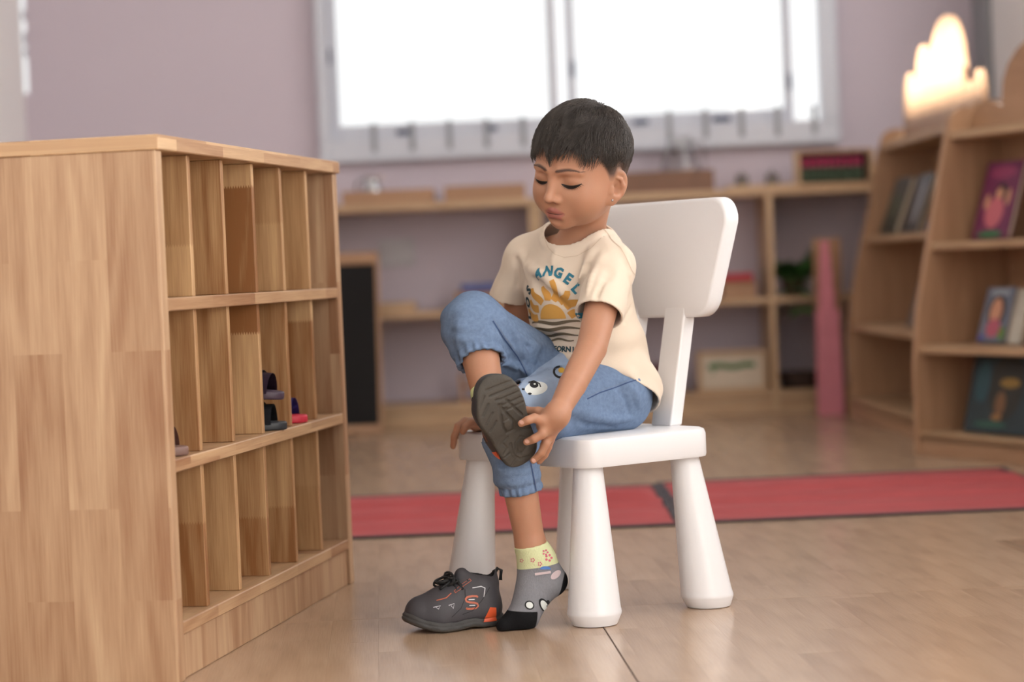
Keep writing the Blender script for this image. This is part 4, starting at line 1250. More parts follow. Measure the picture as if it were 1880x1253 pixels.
# folds: under the arm, across the belly, at the seat
ridges(T, [
    ([(972, 492), (992, 503), (1020, 522), (1046, 545), (1068, 566)], .012, .0055, .016),
    ([(984, 522), (1008, 540), (1036, 562), (1062, 584)], .008, .0005, .016, 's'),
    ([(1088, 462), (1074, 500), (1064, 540), (1060, 566)], .009, .0050, .012), ([(1078, 490), (1066, 525), (1058, 552)], .006, -.001, .012, 's'),
    ([(1106, 474), (1088, 510), (1078, 545)], .007, .0040, .012), ([(1118, 500), (1098, 535), (1090, 560)], .005, -.001, .014, 's'),
    ([(1128, 596), (1158, 622), (1188, 640)], .010, .0060, .016), ([(1124, 622), (1155, 650), (1190, 668)], .013, .0060, .018),
    ([(1128, 650), (1160, 676), (1188, 700)], .008, .000, .016, 's'), ([(1150, 690), (1172, 712), (1188, 735)], .010, .0060, .016),
    ([(958, 470), (968, 492), (972, 515)], .007, .0045, .012), ([(948, 480), (950, 505), (948, 530)], .006, .0000, .012, 's'),
    ([(985, 600), (1020, 606), (1060, 600)], .008, .0050, .014), ([(1000, 620), (1040, 622), (1070, 616)], .006, .000, .014, 's'),
    ([(1145, 460), (1152, 490), (1156, 520)], .007, .0045, .014), ([(1168, 545), (1150, 590), (1135, 610)], .006, .000, .014, 's'),
    ([(1020, 470), (1015, 490)], .006, .0042, .014)])
T.fn(lambda p: .0022 * np.sin(p @ A((38, 10, 120)) + 2.0 * np.sin(p @ A((21, 33, -8)))) * np.clip((.56 - p[:, 2]) / .12, 0.15, 1), A((-1, 3, 0)), A((1, 5, 1)), 0, 'd')
NC = A(P(1058, 408, 3.735)); cfw = tf * .047 - tz * .046
nn = np.cross(cfw, tl); nn /= np.linalg.norm(nn); nn *= np.sign(nn[2])
def collar_band(p):
    q = p - NC; ax = q @ nn; rad = np.linalg.norm(q - ax[:, None] * nn, axis=1)
    w = np.clip((.0725 - rad) / .0035, 0, 1) * (ax > -.05)
    return -.0020 * w
T.fn(collar_band, NC - .1, NC + .1, 0, 'd')
T.shell(.0045)
# sleeve ends, neck, hem
dL = (elL - shL) / np.linalg.norm(elL - shL); sL = shL + (elL - shL) * .60
dR = P(928, 590, 3.865) - P(936, 546, 3.848); dR /= np.linalg.norm(dR); sR = P(936, 546, 3.848)
T.cyl(sL, sL + dL * .2, .062); T.cyl(sR, sR + dR * .14, .050)
T.cyl(NC - nn * .03, NC + nn * .12, .058)
hd0 = A((0, 0, 1.0)) * .86 - tf * .50; hd0 /= np.linalg.norm(hd0)
hemp = pelvis + tz * .006
T.cyl(hemp - hd0 * .0 - A((0, 0, 0)), hemp - hd0 * .3, .3)
M_shirt = zone_mat('cream_jersey', srgb(222, 206, 188), [], rough=0.85, bump=0.12, bscale=900, noise=0.03, nscale=12, spec=0.2, sheen=0.1)
shirt, TV, TF = sculpt_obj('t_shirt', T, 0.0024, M_shirt, boy, ORG, smooth=2)
shirt_bvh = bvh_of(TV, TF)
# ---- jeans
J = Sculpt()
cuL = knL + (anL - knL) * .60; cuR = knR + (anR - knR) * .40
J.ell(pelvis, (.096, .080, .072), TR, .03)
J.rc(hipL, knL, .066, .051, .03); J.rc(hipR, knR, .066, .051, .025)
J.rc(knL, knL + (anL - knL) * .75, .050, .030, .02); J.rc(knR, knR + (anR - knR) * .62, .050, .033, .02)
J.ell(pelvis + tz * .030 + tf * .012, (.090, .078, .070), TR, .03)
ridges(J, [
    ([(918, 578), (942, 615), (962, 655), (972, 688)], .009, .0060, .012), ([(908, 590), (930, 630), (950, 672), (960, 700)], .006, -.001, .012, 's'),
    ([(985, 640), (955, 622), (930, 600)], .008, .0050, .014), ([(1002, 650), (985, 680), (970, 706)], .007, -.001, .012, 's'),
    ([(1035, 655), (1010, 690), (985, 720)], .009, .0055, .016), ([(1150, 705), (1165, 725), (1172, 750)], .007, .0045, .012), ([(1138, 712), (1152, 735), (1156, 762)], .005, -.001, .012, 's'),
    ([(1080, 762), (1120, 768), (1160, 766)], .009, .0055, .016), ([(1050, 770), (1085, 782), (1130, 786)], .006, .000, .014, 's'),
    ([(838, 600), (862, 606), (890, 604)], .006, .0045, .014), ([(834, 620), (860, 628), (888, 624)], .005, .0040, .012),
    ([(915, 830), (945, 838), (980, 832)], .007, .0045, .014), ([(922, 862), (955, 868), (986, 862)], .006, .0042, .012), ([(918, 848), (950, 852), (984, 846)], .004, -.0005, .010, 's')])
J.fn(lambda p: .0016 * np.sin(p @ A((60, -20, 90)) + 2.2 * np.sin(p @ A((-25, 40, 30)))), A((-1, 3, 0)), A((1, 5, 1)), 0, 'd')
def cuff_gather(kn, an, cu):
    d = (an - kn) / np.linalg.norm(an - kn); e1 = np.cross(d, A((0, 1.0, 0))); e1 /= np.linalg.norm(e1); e2 = np.cross(d, e1)
    def f(p):
        q = p - cu; t = q @ d; th = np.arctan2(q @ e1, q @ e2)
        w = np.exp(-((t + .006) / .010) ** 2)
        return .0022 * np.sin(15 * th + 2 * np.sin(th * 3)) * w + .0022 * np.exp(-((t + .014) / .0035) ** 2) - .002 * np.exp(-((t + .024) / .007) ** 2)
    return f
for kn, an, cu in ((knL, anL, cuL), (knR, anR, cuR)):
    J.fn(cuff_gather(kn, an, cu), cu - .06, cu + .06, 0, 'd')
J.shell(.0060)
for kn, an, cu in ((knL, anL, cuL), (knR, anR, cuR)):
    d = (an - kn) / np.linalg.norm(an - kn); J.cyl(cu, cu + d * .13, .055)
def denim_mat():
    m = zone_mat('blue_denim', srgb(110, 130, 160), [('fade', srgb(146, 162, 186), 0.0, 0.02)], rough=0.85, bump=0.4, bscale=900, noise=0.30, nscale=150, spec=0.15)
    return m
def fade(V):
    pts = [(P(985, 715, 3.62), .03), (P(1010, 690, 3.63), .022), (P(868, 590, 3.60), .03)]
    out = np.full(len(V), -1.0)
    for c, r in pts[:2]: out = np.maximum(out, r - np.linalg.norm(V - c, axis=1))
    return out
M_denim = denim_mat()
jeans, JV, JF = sculpt_obj('jeans', J, 0.0024, M_denim, boy, ORG, {'fade': fade}, smooth=1)
jeans_bvh = bvh_of(JV, JF)

# ---- socks
K = Sculpt()
kt = anL + (knL - anL) * .02 - tz * .004; K.chain([anL + (knL - anL) * .2, anL, P(985, 1022, 3.588)], [.0275, .0265, .0265], .01); K.cyl(kt, kt + (knL - anL) * .4, .06)
K.rc(P(990, 1030, 3.59), hlL, .0245, .0215, .012); K.rc(P(982, 1035, 3.588), blL, .0250, .0210, .02); K.rc(P(1005, 1075, 3.59), blL, .020, .019, .02)
K.rc(blL, toL, .0195, .0125, .012); K.rc(blL + A((0, .012, .0)), toL + A((.004, .02, .0)), .017, .012, .012)
K.fn(lambda p: p[:, 2] - .0012, A((-1, 3, -.1)), A((1, 5, .03)), 0, 's')
cz = P(975, 1041, 3.585)[2]
def s_cuff(V): return V[:, 2] - cz - .10 * (V[:, 0] - P(975, 1041, 3.585)[0])
def s_toe(V): d_ = (toL - blL); d_[2] = 0; d_ /= np.linalg.norm(d_); q = V - blL; return np.minimum((q @ d_) + .014 + .10 * (V[:, 2] - .02), .029 - V[:, 2] + .10 * (q @ d_))
def s_heel(V): return .022 - np.linalg.norm(V - P(1032, 1074, 3.60), axis=1)
M_sock = zone_mat('grey_sock', srgb(128, 128, 134), [('cuff', srgb(208, 212, 168), -.0004, .0004), ('toe', srgb(22, 22, 24), -.0006, .0006), ('heel', srgb(24, 24, 27), -.0006, .0006)], rough=0.9, bump=0.5, bscale=700, noise=0.12, nscale=260, spec=0.15, stretch=(1, 1, .35))
sock, KV, KF = sculpt_obj('sock', K, 0.002, M_sock, boy, ORG, {'cuff': s_cuff, 'toe': s_toe, 'heel': s_heel}, smooth=1)
sock_bvh = bvh_of(KV, KF)
K2 = Sculpt(); a_, b_ = knR + (anR - knR) * .70, knR + (anR - knR) * .92
K2.rc(a_, b_, .0280, .0265, .0); K2.cyl(a_ - (b_ - a_) * 2, a_, .06)
M_sock2 = zone_mat('lime_sock', srgb(206, 214, 160), [], rough=0.9, bump=0.5, bscale=700, noise=0.1, nscale=200, spec=0.15)
sculpt_obj('sock', K2, 0.002, M_sock2, boy, ORG)
# ---- hair
HE_C, HE_R = A((0, .001, .021)), A((.0742, .0865, .0825))
HA = Sculpt()
HA.ell(hd(0, .001, .021), (.0728, .0850, .0825), HR, 0)
def hedge(p):
    L_ = hloc(p); return hairline(L_) - L_[:, 2]
HA.fn(hedge, HC - .12, HC + .12, .010, 'i')
def h_side(V):
    L_ = hloc(V); return np.clip((L_[:, 2] - hairline(L_)) / .045, 0, 1) + (np.abs(L_[:, 0]) < .05) * 1.0
M_hair = zone_mat('dark_hair', srgb(96, 76, 66), [('long', srgb(52, 45, 42), 0.05, 0.85)], rough=0.55, bump=0.5, bscale=260, noise=0.25, nscale=200, spec=0.35)
hair, HV, HF = sculpt_obj('hair', HA, 0.0024, M_hair, boy, ORG, {'long': h_side})
rs = np.random.RandomState(3)
def strands(N):
    w = rs.normal(size=(N * 3, 3)); w /= np.linalg.norm(w, axis=1)[:, None]
    p = HE_C + HE_R * w
    ok = p[:, 2] > hairline(p) + np.where(p[:, 1] > .045, .002, .022) * rs.uniform(.4, 1.5, len(p))
    ok &= (rs.uniform(size=len(p)) < np.clip((p[:, 2] - hairline(p)) / .035, .15, 1)) | (p[:, 1] > .04)
    p = p[ok][:N]; w = w[ok][:N]
    K_ = A((.012, -.045, .100))
    rise = np.clip((p[:, 2] - hairline(p)) / .05, 0, 1)
    ln = .009 + .030 * rise * np.clip((p[:, 2] - .0) / .06, 0, 1) ** 1.0
    front = (p[:, 1] > .03) & (np.abs(p[:, 0]) < .066)
    ln = np.where(front, .025 + .008 * np.sin(p[:, 0] * 210) * np.sin(p[:, 0] * 95 + 1), ln) * rs.uniform(.75, 1.1, len(p))
    path = [p]
    q = p.copy(); n = 6
    for i in range(n):
        fl_ = q - K_; nrm = (q - HE_C) / HE_R ** 2; nrm /= np.linalg.norm(nrm, axis=1)[:, None]
        fl_ -= nrm * (fl_ * nrm).sum(1)[:, None]; fl_ /= np.linalg.norm(fl_, axis=1)[:, None] + 1e-9
        sw = np.cross(nrm, fl_)
        ph = q[:, 0] * 130 + q[:, 1] * 70
        fl_ = fl_ + sw * (.28 * np.sin(ph) + .16 * np.sin(q[:, 0] * 310 + q[:, 2] * 180) + rs.normal(scale=.10, size=len(q)))[:, None]
        # the fringe runs forward then down
        q = q + fl_ * (ln / n)[:, None]
        d_ = (q - HE_C) / HE_R; d_ /= np.linalg.norm(d_, axis=1)[:, None]
        t_ = (i + 1) / n
        off = .0006 + .0050 * math.sin(t_ * 2.4) * np.clip(ln / .035, .1, 1)
        q = HE_C + d_ * (HE_R + (off * rs.uniform(.5, 1.3, len(q)))[:, None])
        path.append(q)
    return np.stack(path, 1), ln
PT, LN = strands(12000)
N_, K_n, _ = PT.shape
Wd = HC + PT[..., 0:1] * hl + PT[..., 1:2] * hf + PT[..., 2:3] * hu - A(ORG)
tang = np.gradient(Wd, axis=1); tang /= np.linalg.norm(tang, axis=2)[..., None] + 1e-9
out_ = Wd - (HC - A(ORG)); s1 = np.cross(tang, out_); s1 /= np.linalg.norm(s1, axis=2)[..., None] + 1e-9; s2 = np.cross(s1, tang)
rad = np.linspace(.00058, .00018, K_n)[None, :, None] * (0.55 + .45 * np.clip(LN / .03, 0, 1))[:, None, None]
ringv = np.stack([Wd + rad * (math.cos(a) * s1 + math.sin(a) * s2) for a in (math.pi / 2, math.pi * 7 / 6, math.pi * 11 / 6)], 2)      # N,K,3,3
Vs = ringv.reshape(-1, 3)
base = (np.arange(N_) * K_n * 3)[:, None, None] + (np.arange(K_n - 1) * 3)[None, :, None]
qf = []
for a in range(3):
    b2 = (a + 1) % 3
    qf.append(np.stack([base[..., 0] + a, base[..., 0] + b2, base[..., 0] + 3 + b2, base[..., 0] + 3 + a], -1).reshape(-1, 4))
qf = np.concatenate(qf)
me = bpy.data.meshes.new('hair_strands')
me.vertices.add(len(Vs)); me.vertices.foreach_set('co', Vs.astype(np.float32).ravel())
me.loops.add(len(qf) * 4); me.loops.foreach_set('vertex_index', qf.astype(np.int32).ravel())
me.polygons.add(len(qf)); me.polygons.foreach_set('loop_start', np.arange(0, len(qf) * 4, 4, dtype=np.int32))
me.update(calc_edges=True); me.shade_smooth()
rz = np.clip((PT[:, 0, 2] - hairline(PT[:, 0])) / .055, 0, 1) + (PT[:, 0, 1] > .035)
at_ = me.attributes.new('long', 'FLOAT', 'POINT'); at_.data.foreach_set('value', np.repeat(np.clip(rz, 0, 1), K_n * 3).astype(np.float32))
me.materials.append(zone_mat('hair_strand', srgb(112, 90, 78), [('long', srgb(68, 61, 57), 0.15, 0.8)], rough=0.45, noise=0.35, nscale=300, spec=0.45))
hs = bpy.data.objects.new('hair_strands', me); link(hs, hair); tag(hs, kind='stuff')

# ---- face details
M_lash = plain('lash', srgb(30, 22, 20), 0.5); M_brow = plain('brow_hair', srgb(84, 62, 53), 0.7)
for s in (-1, 1):
    pl_ = []; ts = np.linspace(-1, 1, 15)
    up = [(s * .0300 + .0165 * t, EC - .0042 - .0022 * (1 - t * t) + .0010 * t * s) for t in ts]
    dn = [(x, c - .0008 - .0056 * (1 - t * t) ** .8) for (x, c), t in zip(up, ts)]
    decal('eyelashes', [[dn[i], dn[i + 1], up[i + 1], up[i]] for i in range(14)], HC, hl, hu, -hf, body_bvh, M_lash, body, ORG, off=.0005, maxlen=.003)
    ls = []
    for t in np.linspace(-.85, .95, 15):
        x, c = s * .0300 + .0165 * t, EC - .0055 - .0078 * (1 - t * t) + .0010 * t * s
        ls += stroke([(x, c + .002), (x + .0012 * (t + .3 * s), c - .0005), (x + .0030 * (t + .3 * s), c - .0022)], [.0007, .0005, .0001])
    decal('eyelashes', ls, HC, hl, hu, -hf, body_bvh, M_lash, body, ORG, off=.0010, maxlen=.004)
    bs = []
    for t in np.linspace(0, 1, 36):
        a = .009 + .037 * t; c0 = .0120 + .0035 * math.sin((a - .008) / .036 * 2.6) + rs.uniform(-.0018, .0018) * (1 - .7 * t)
        d_ = (.0050, .0012 - .0030 * t)
        bs += stroke([(s * a, c0 - .001), (s * (a + d_[0] * .5), c0 + d_[1] * .5), (s * (a + d_[0]), c0 + d_[1] - .0006)], [.0007, .0006, .0001])
    decal('eyebrow', bs, HC, hl, hu, -hf, body_bvh, M_brow, body, ORG, off=.0005, maxlen=.004)
ml = [(t * .0160, -.0594 + .0006 * math.cos(t * 4.2) + .0012 * t * t) for t in np.linspace(-1, 1, 15)]
decal('mouth_shade', stroke(ml, [.0004 + .0015 * (1 - t * t) for t in np.linspace(-1, 1, 15)]), HC, hl, hu, -hf, body_bvh, plain('mouth_shade_paint', srgb(84, 44, 42), .6), body, ORG, off=.0005, maxlen=.003)  # shade between the lips, painted as a dark decal
for s in (-1, 1):
    decal('nostril_shade', [ellipse(s * .0056, -.0402, .0024, .0012, 12, -s * .3)], HC, hl, hu, -hf, body_bvh, plain('nostril_shade_paint', srgb(92, 54, 44), .7), body, ORG, off=.0004, maxlen=.002)  # dark ellipse painted for the shade inside each nostril
def cast(px, py, bvh):
    d_ = (at(px, py, 3.0) - CAM).normalized(); h_, n_, _, _ = bvh.ray_cast(CAM, d_, 20); return h_, n_
e_h, e_n = cast(1124, 368, body_bvh)
if e_h is None: e_h = Vector(P(1124, 366, 3.62))
bm = bmesh.new(); bmesh.ops.create_icosphere(bm, subdivisions=2, radius=.0021); bmesh.ops.translate(bm, vec=e_h - ORG, verts=bm.verts)
mesh_from_bm('ear_stud', bm, M_metal, body, smooth=True)
# nails of the gripping hand
M_nail = plain('nail', srgb(222, 176, 160), 0.25)
for px, py, r0 in ((958, 776, .5), (968, 811, .35), (980, 846, .9)):
    h_, n_ = cast(px, py, body_bvh)
    if h_ is None: continue
    decal('fingernail', [ellipse(0, 0, .0038, .0030, 14, -r0)], h_, RC, UC, F0, body_bvh, M_nail, body, ORG, off=.0004, maxlen=.003, dist=.02)

# ---- print on the T-shirt
M_teal = plain('print_teal', srgb(46, 116, 138), 0.8); M_dteal = plain('print_dark_teal', srgb(40, 66, 74), 0.8)
M_sunp = plain('print_yellow', srgb(214, 160, 78), 0.8); M_ray = plain('print_amber', srgb(206, 150, 72), 0.8); M_olive = plain('print_olive', srgb(106, 92, 72), 0.8); M_pale = plain('print_pale', srgb(222, 210, 186), 0.8)
pO, _ = cast(1014, 586, shirt_bvh)
pu, pv, pdn = Vector(tl), Vector((0, 0, 1)), Vector(-tf)
def pr(name, polys, m, off=.0008): return decal(name, polys, pO, pu, pv, pdn, shirt_bvh, m, shirt, ORG, off=off, maxlen=.004, dist=.2)
pr('sun_print', [ellipse(0, 0, .0265, .025, 24, 0, 0, 180)], M_sunp)
for i, a in enumerate(np.linspace(8, 172, 8)):
    ar = math.radians(a); pts = []
    for t in np.linspace(0, 1, 7):
        r = .031 + (.034 if i % 2 else .026) * t; aa = ar + .10 * math.sin(t * 4 + i)
        pts.append((r * math.cos(aa) * 1.05, r * math.sin(aa)))
    pr('ray_print', stroke(pts, [.012, .013, .0125, .0115, .0105, .0095, .007]), M_ray)
for i, (v0, w_) in enumerate(((-.006, .0062), (-.0165, .0055), (-.0265, .0050), (-.0355, .0040))):
    hw = .052 * math.sqrt(max(0.05, 1 - (v0 / .046) ** 2))
    pr('wave_print', stroke([(-hw + 2 * hw * t, v0 + .0018 * math.sin(t * 9 + i)) for t in np.linspace(0, 1, 22)], [w_ * (.35 + .65 * math.sin(math.pi * min(max(t, .05), .95))) for t in np.linspace(0, 1, 22)]), M_olive)
word = 'LOS ANGELES'
for i, ch in enumerate(word):
    if ch == ' ': continue
    a = math.radians(176 - 172 * i / (len(word) - 1)); R_ = .072
    Mt = Matrix.Translation((R_ * math.cos(a) * .80 - .001, R_ * math.sin(a), 0)) @ Matrix.Rotation(a - math.pi / 2, 4, 'Z')
    decal('letter_print', text_bm(ch, .0225, .0012, Mt), pO, pu, pv, pdn, shirt_bvh, M_dteal if i < 3 else M_teal, shirt, ORG, off=.0008, maxlen=.004, dist=.2)
for i, ch in enumerate('CALIFORNIA'):
    Mt = Matrix.Translation((-.038 + i * .0085, -.056 + .0016 * math.cos((i - 4.5) * .5), 0))
    decal('letter_print', text_bm(ch, .0125, .0006, Mt), pO, pu, pv, pdn, shirt_bvh, M_dteal, shirt, ORG, off=.0008, maxlen=.004, dist=.2)
# sleeve and shoulder seams
M_seam = plain('shirt_seam', srgb(204, 184, 162), 0.9)
def cam_decal(name, px_polys, bvh, m, parent, off=.0007, maxlen=.004):
    """outlines given around a middle point in picture pixels; laid on along the sight line there"""
    allp = [p for pl_ in px_polys for p in pl_]; cx = sum(p[0] for p in allp) / len(allp); cy = sum(p[1] for p in allp) / len(allp)
    h_, _ = cast(cx, cy, bvh)
    if h_ is None: return None
    k = (h_ - CAM).dot(F0) / F_PX
    polys = [[((p[0] - cx) * k, -(p[1] - cy) * k) for p in pl_] for pl_ in px_polys]
    return decal(name, polys, h_, RC, UC, (h_ - CAM).normalized(), bvh, m, parent, ORG, off=off, maxlen=maxlen, dist=.12)
cam_decal('seam', stroke([(1108, 420), (1118, 432), (1122, 440), (1140, 456), (1150, 475), (1160, 498), (1172, 515)], 1.0), shirt_bvh, M_seam, shirt)
cam_decal('seam', stroke([(999, 436), (1006, 454), (1018, 467), (1036, 473), (1060, 470), (1084, 457), (1104, 437)], 1.0), shirt_bvh, M_seam, shirt)
cam_decal('seam', stroke([(1070, 562), (1100, 566), (1130, 571), (1150, 574)], 1.2), shirt_bvh, M_seam, shirt)
# ---- prints and seams on the jeans
M_jseam = plain('jeans_seam', srgb(58, 78, 116), 0.9); M_stitch = plain('jeans_stitch', srgb(112, 126, 148), 0.9)
M_pw = plain('patch_white', srgb(214, 218, 216), 0.9); M_pk = plain('patch_black', srgb(26, 26, 30), 0.9); M_py = plain('patch_yellow', srgb(204, 164, 60), 0.9)
cam_decal('faded_patch', [[(1056, 636), (1062, 660), (1045, 700), (1018, 744), (985, 756), (958, 738), (944, 714), (988, 676), (1028, 648)]], jeans_bvh, plain('faded_denim', srgb(142, 160, 186), .85, noise=.12, nscale=60), jeans, off=.0006)
cam_decal('patch', [ellipse(984, 714, 21, 12, 24, -.15)], jeans_bvh, M_pw, jeans, off=.0010)
cam_decal('patch', [ellipse(980, 708, 8, 5.5, 18, .1)], jeans_bvh, M_pk, jeans, off=.0012)
cam_decal('patch', [ellipse(981, 707, 2.2, 1.4, 10)], jeans_bvh, M_pw, jeans, off=.0016)
cam_decal('patch', stroke([(970, 704), (980, 701), (990, 706), (992, 712)], 2.2), jeans_bvh, M_pk, jeans, off=.0013)
cam_decal('patch', [ellipse(960, 716, 3, 2, 10)], jeans_bvh, M_pk, jeans, off=.0012)
cam_decal('patch', [ellipse(972, 724, 3.6, 2, 10)], jeans_bvh, M_pk, jeans, off=.0012)
cam_decal('patch', stroke([(1028 + 11 * math.cos(a), 684 + 10 * math.sin(a)) for a in np.linspace(1.2, 5.0, 14)], 4.0), jeans_bvh, M_pk, jeans, off=.0012)
cam_decal('patch', [ellipse(1031, 681, 6, 5, 14)], jeans_bvh, M_py, jeans, off=.0010)
for pts in ([(1078, 733), (1100, 722), (1124, 714), (1150, 704), (1168, 698)], [(964, 812), (972, 840), (978, 870), (984, 902)], [(905, 590), (925, 622), (950, 655), (968, 690)]):
    cam_decal('seam', stroke(pts, 2.2), jeans_bvh, M_jseam, jeans)
    cam_decal('stitching', stroke([(x + 1, y - 4) for x, y in pts], 0.9), jeans_bvh, M_stitch, jeans)
# ---- little figures knitted into the sock
M_spink = plain('knit_pink', srgb(196, 96, 118), 0.9); M_sblue = plain('knit_blue', srgb(84, 124, 190), 0.9); M_srose = plain('knit_rose', srgb(196, 178, 182), 0.9)
def flower(cx, cy, r): return [ellipse(cx + r * math.cos(a), cy + r * math.sin(a), r * .45, r * .45, 8) for a in np.linspace(0, 5.02, 5)]
for cx, cy, r in ((1001, 1015, 4), (1007, 1025, 5), (958, 1030, 2.5), (978, 1029, 3), (991, 1036, 3)): cam_decal('knit_flower', flower(cx, cy, r), sock_bvh, M_spink, sock, maxlen=.003)
cam_decal('knit_figure', [ellipse(1001, 1046, 10, 6, 16, 0, 180, 360)], sock_bvh, M_sblue, sock); cam_decal('knit_figure', stroke([(982, 1055), (996, 1053), (1011, 1051)], 4.5), sock_bvh, M_srose, sock)
cam_decal('knit_figure', [ellipse(1020, 1056, 11, 6, 16, -.7)], sock_bvh, M_srose, sock)
for cx, cy, rx, ry, ro in ((972, 1112, 9, 8, .6), (999, 1113, 8, 15, -.5)):
    cam_decal('knit_figure', [ellipse(cx, cy, rx, ry, 18, ro)], sock_bvh, M_pk, sock, off=.0007); cam_decal('knit_figure', [ellipse(cx, cy, rx * .72, ry * .74, 18, ro)], sock_bvh, M_pw, sock, off=.0011)
cam_decal('knit_figure', [ellipse(1005, 1106, 3, 4, 12)], sock_bvh, M_pk, sock, off=.0015)

# ================================================================== sneakers
M_upper = plain('charcoal_upper', srgb(60, 58, 63), 0.6, noise=0.10, nscale=60, bump=0.15, bscale=900)
M_sole = plain('grey_rubber', srgb(62, 61, 61), 0.7, noise=0.18, nscale=70, bump=0.2, bscale=400)
M_tread = plain('worn_rubber', srgb(70, 65, 59), 0.75, noise=0.25, nscale=60, bump=0.3, bscale=300)
M_lace = plain('black_lace', srgb(22, 22, 24), 0.7); M_orange = plain('orange_rubber', srgb(214, 88, 48), 0.45); M_logo = plain('logo_orange', srgb(178, 92, 64), 0.5)
M_silver = plain('silver_print', srgb(196, 198, 202), 0.4); M_lining = plain('black_lining', srgb(28, 27, 29), 0.9)
SL = 0.170
def zb(x): return .0030 * np.exp(-((x - .062) / .014) ** 2) + np.where(x > .105, .020 * ((x - .105) / .065) ** 2, 0) + np.where(x < .018, .004 * ((.018 - x) / .018) ** 2, 0)
def make_shoe(mir, parent, label=None):
    sy = -1 if mir else 1
    U = Sculpt()
    def v(x, y, z): return A((x, y * sy, z))
    def side(p): return p
    U.rc(v(.030, 0, .030), v(.033, 0, .060), .0275, .0245, .01); U.rc(v(.040, .002, .040), v(.100, .002, .032), .029, .0285, .02)
    U.rc(v(.100, .002, .032), v(.138, -.001, .032), .0305, .0215, .015); U.rc(v(.045, 0, .062), v(.098, .001, .046), .0245, .0215, .02)
    U.rc(v(.036, 0, .024), v(.110, .003, .022), .0300, .0360, .012); U.rc(v(.110, .003, .022), v(.133, -.002, .024), .0360, .0300, .012)
    U.rc(v(.016, 0, .070), v(.014, 0, .084), .011, .008, .012); U.rc(v(.060, 0, .078), v(.066, 0, .084), .015, .012, .012)
    U.fn(lambda p: p[:, 2] - zb(p[:, 0]) - .014, A((-.02, -.06, -.06)), A((.2, .06, .05)), 0, 's')
    # overlays: quarter panel and toe cap as raised lines
    U.chain([v(.095, .030, .030), v(.085, .030, .046), v(.078, .024, .066)], [.002, .002, .002], .004); U.chain([v(.148, .012, .040), v(.128, .026, .034), v(.105, .031, .028)], [.0015, .002, .002], .004)
    U.chain([v(.122, -.016, .050), v(.126, 0, .053), v(.122, .016, .050)], [.0015, .0018, .0015], .004)
    U.ell(v(.034, 0, .098), (.024, .0165, .050), None, .004, 's')
    V_, F_ = U.mesh(0.0019); V_ = relax(V_, F_, 1)
    def put(name, V_, F_, mats, par):
        me = bpy.data.meshes.new(name); me.from_pydata([tuple(q) for q in V_], [], [tuple(int(i) for i in f) for f in F_]); me.shade_smooth()
        for m in (mats if isinstance(mats, list) else [mats]): me.materials.append(m)
        o = bpy.data.objects.new(name, me); link(o, par); return o, BVHTree.FromPolygons([tuple(q) for q in V_], [tuple(int(i) for i in f) for f in F_])
    up, ubv = put('sneaker', V_, F_, [M_upper, M_lining], parent)
    # dark lining inside the opening
    cc = A((.034, 0, .098)); nrm_in = [1 if (np.linalg.norm((np.mean(V_[f], 0) - cc) / A((.0252, .0177, .0512))) < 1.0) else 0 for f in F_]
    up.data.polygons.foreach_set('material_index', nrm_in)
    Q = Sculpt()
    def d2(p, c, r): return np.sqrt((p[:, 0] - c[0]) ** 2 + (p[:, 1] - c[1] * sy) ** 2) - r
    def outline(p):
        def seg(a, b, ra, rb):
            a = A((a[0], a[1] * sy)); b = A((b[0], b[1] * sy)); ab = b - a; q = p[:, :2] - a; t = np.clip(q @ ab / (ab @ ab), 0, 1)
            return np.linalg.norm(q - t[:, None] * ab, axis=1) - (ra + (rb - ra) * t)
        d = smin(seg((.030, 0), (.112, .003), .0325, .0395), seg((.112, .003), (.132, -.002), .0400, .0370), .01)
        return d
    def solef(p):
        z = p[:, 2] - zb(p[:, 0]); d = outline(p) + .10 * np.abs(z - .012) - .0008 * np.sin(p[:, 0] * 260) * (z > .006)
        top = .017 + .011 * np.exp(-((p[:, 0] - .010) / .022) ** 2) + .006 * np.exp(-((p[:, 0] - .092) / .018) ** 2) + .010 * np.exp(-((p[:, 0] - .172) / .014) ** 2)
        d = d + .0016 * np.exp(-((z - .009) / .0016) ** 2) + .55 * np.clip(z - .009, 0, 1)
        s_ = np.maximum(-z, z - top)
        return -smin(-d, -s_, .005)
    Q.fn(solef, A((-.005, -.045, -.004)), A((.175, .045, .055)), 0, 'u')
    # tread
    def gr(pts, r=.0019):
        r *= 1.25
        for a, b in zip(pts, pts[1:]):
            n = max(1, int(abs(a[0] - b[0]) / .02) + 1)
            for i in range(n):
                t0, t1 = i / n, (i + 1) / n
                xa, ya = a[0] + (b[0] - a[0]) * t0, a[1] + (b[1] - a[1]) * t0; xb, yb = a[0] + (b[0] - a[0]) * t1, a[1] + (b[1] - a[1]) * t1
                Q.rc(v(xa, ya, float(zb(np.array([xa]))[0])), v(xb, yb, float(zb(np.array([xb]))[0])), r, r, .0, 's')
    for i, x in enumerate((.152, .142, .132, .122, .112)): gr([(x - .004, -.034), (x, -.012 + .004 * i), (x + .003, .010 if i < 2 else -.004 + .004 * (4 - i))], .0017)
    for i, x in enumerate((.150, .136, .120, .104)): gr([(x - .012, .034), (x, .018)], .0015)
    gr([(.126, .004), (.085, -.008), (.070, -.004), (.072, .009), (.085, .012), (.126, .004)], .0022); gr([(.128, -.010), (.088, -.024)], .0020); gr([(.095, -.006), (.095, .011)], .0014)
    gr([(.052, -.010), (.044, -.016), (.030, -.014), (.024, -.002), (.030, .006), (.046, .002), (.052, -.010)], .0020); gr([(.050, .010), (.030, .014), (.016, .006), (.012, -.010)], .0020)
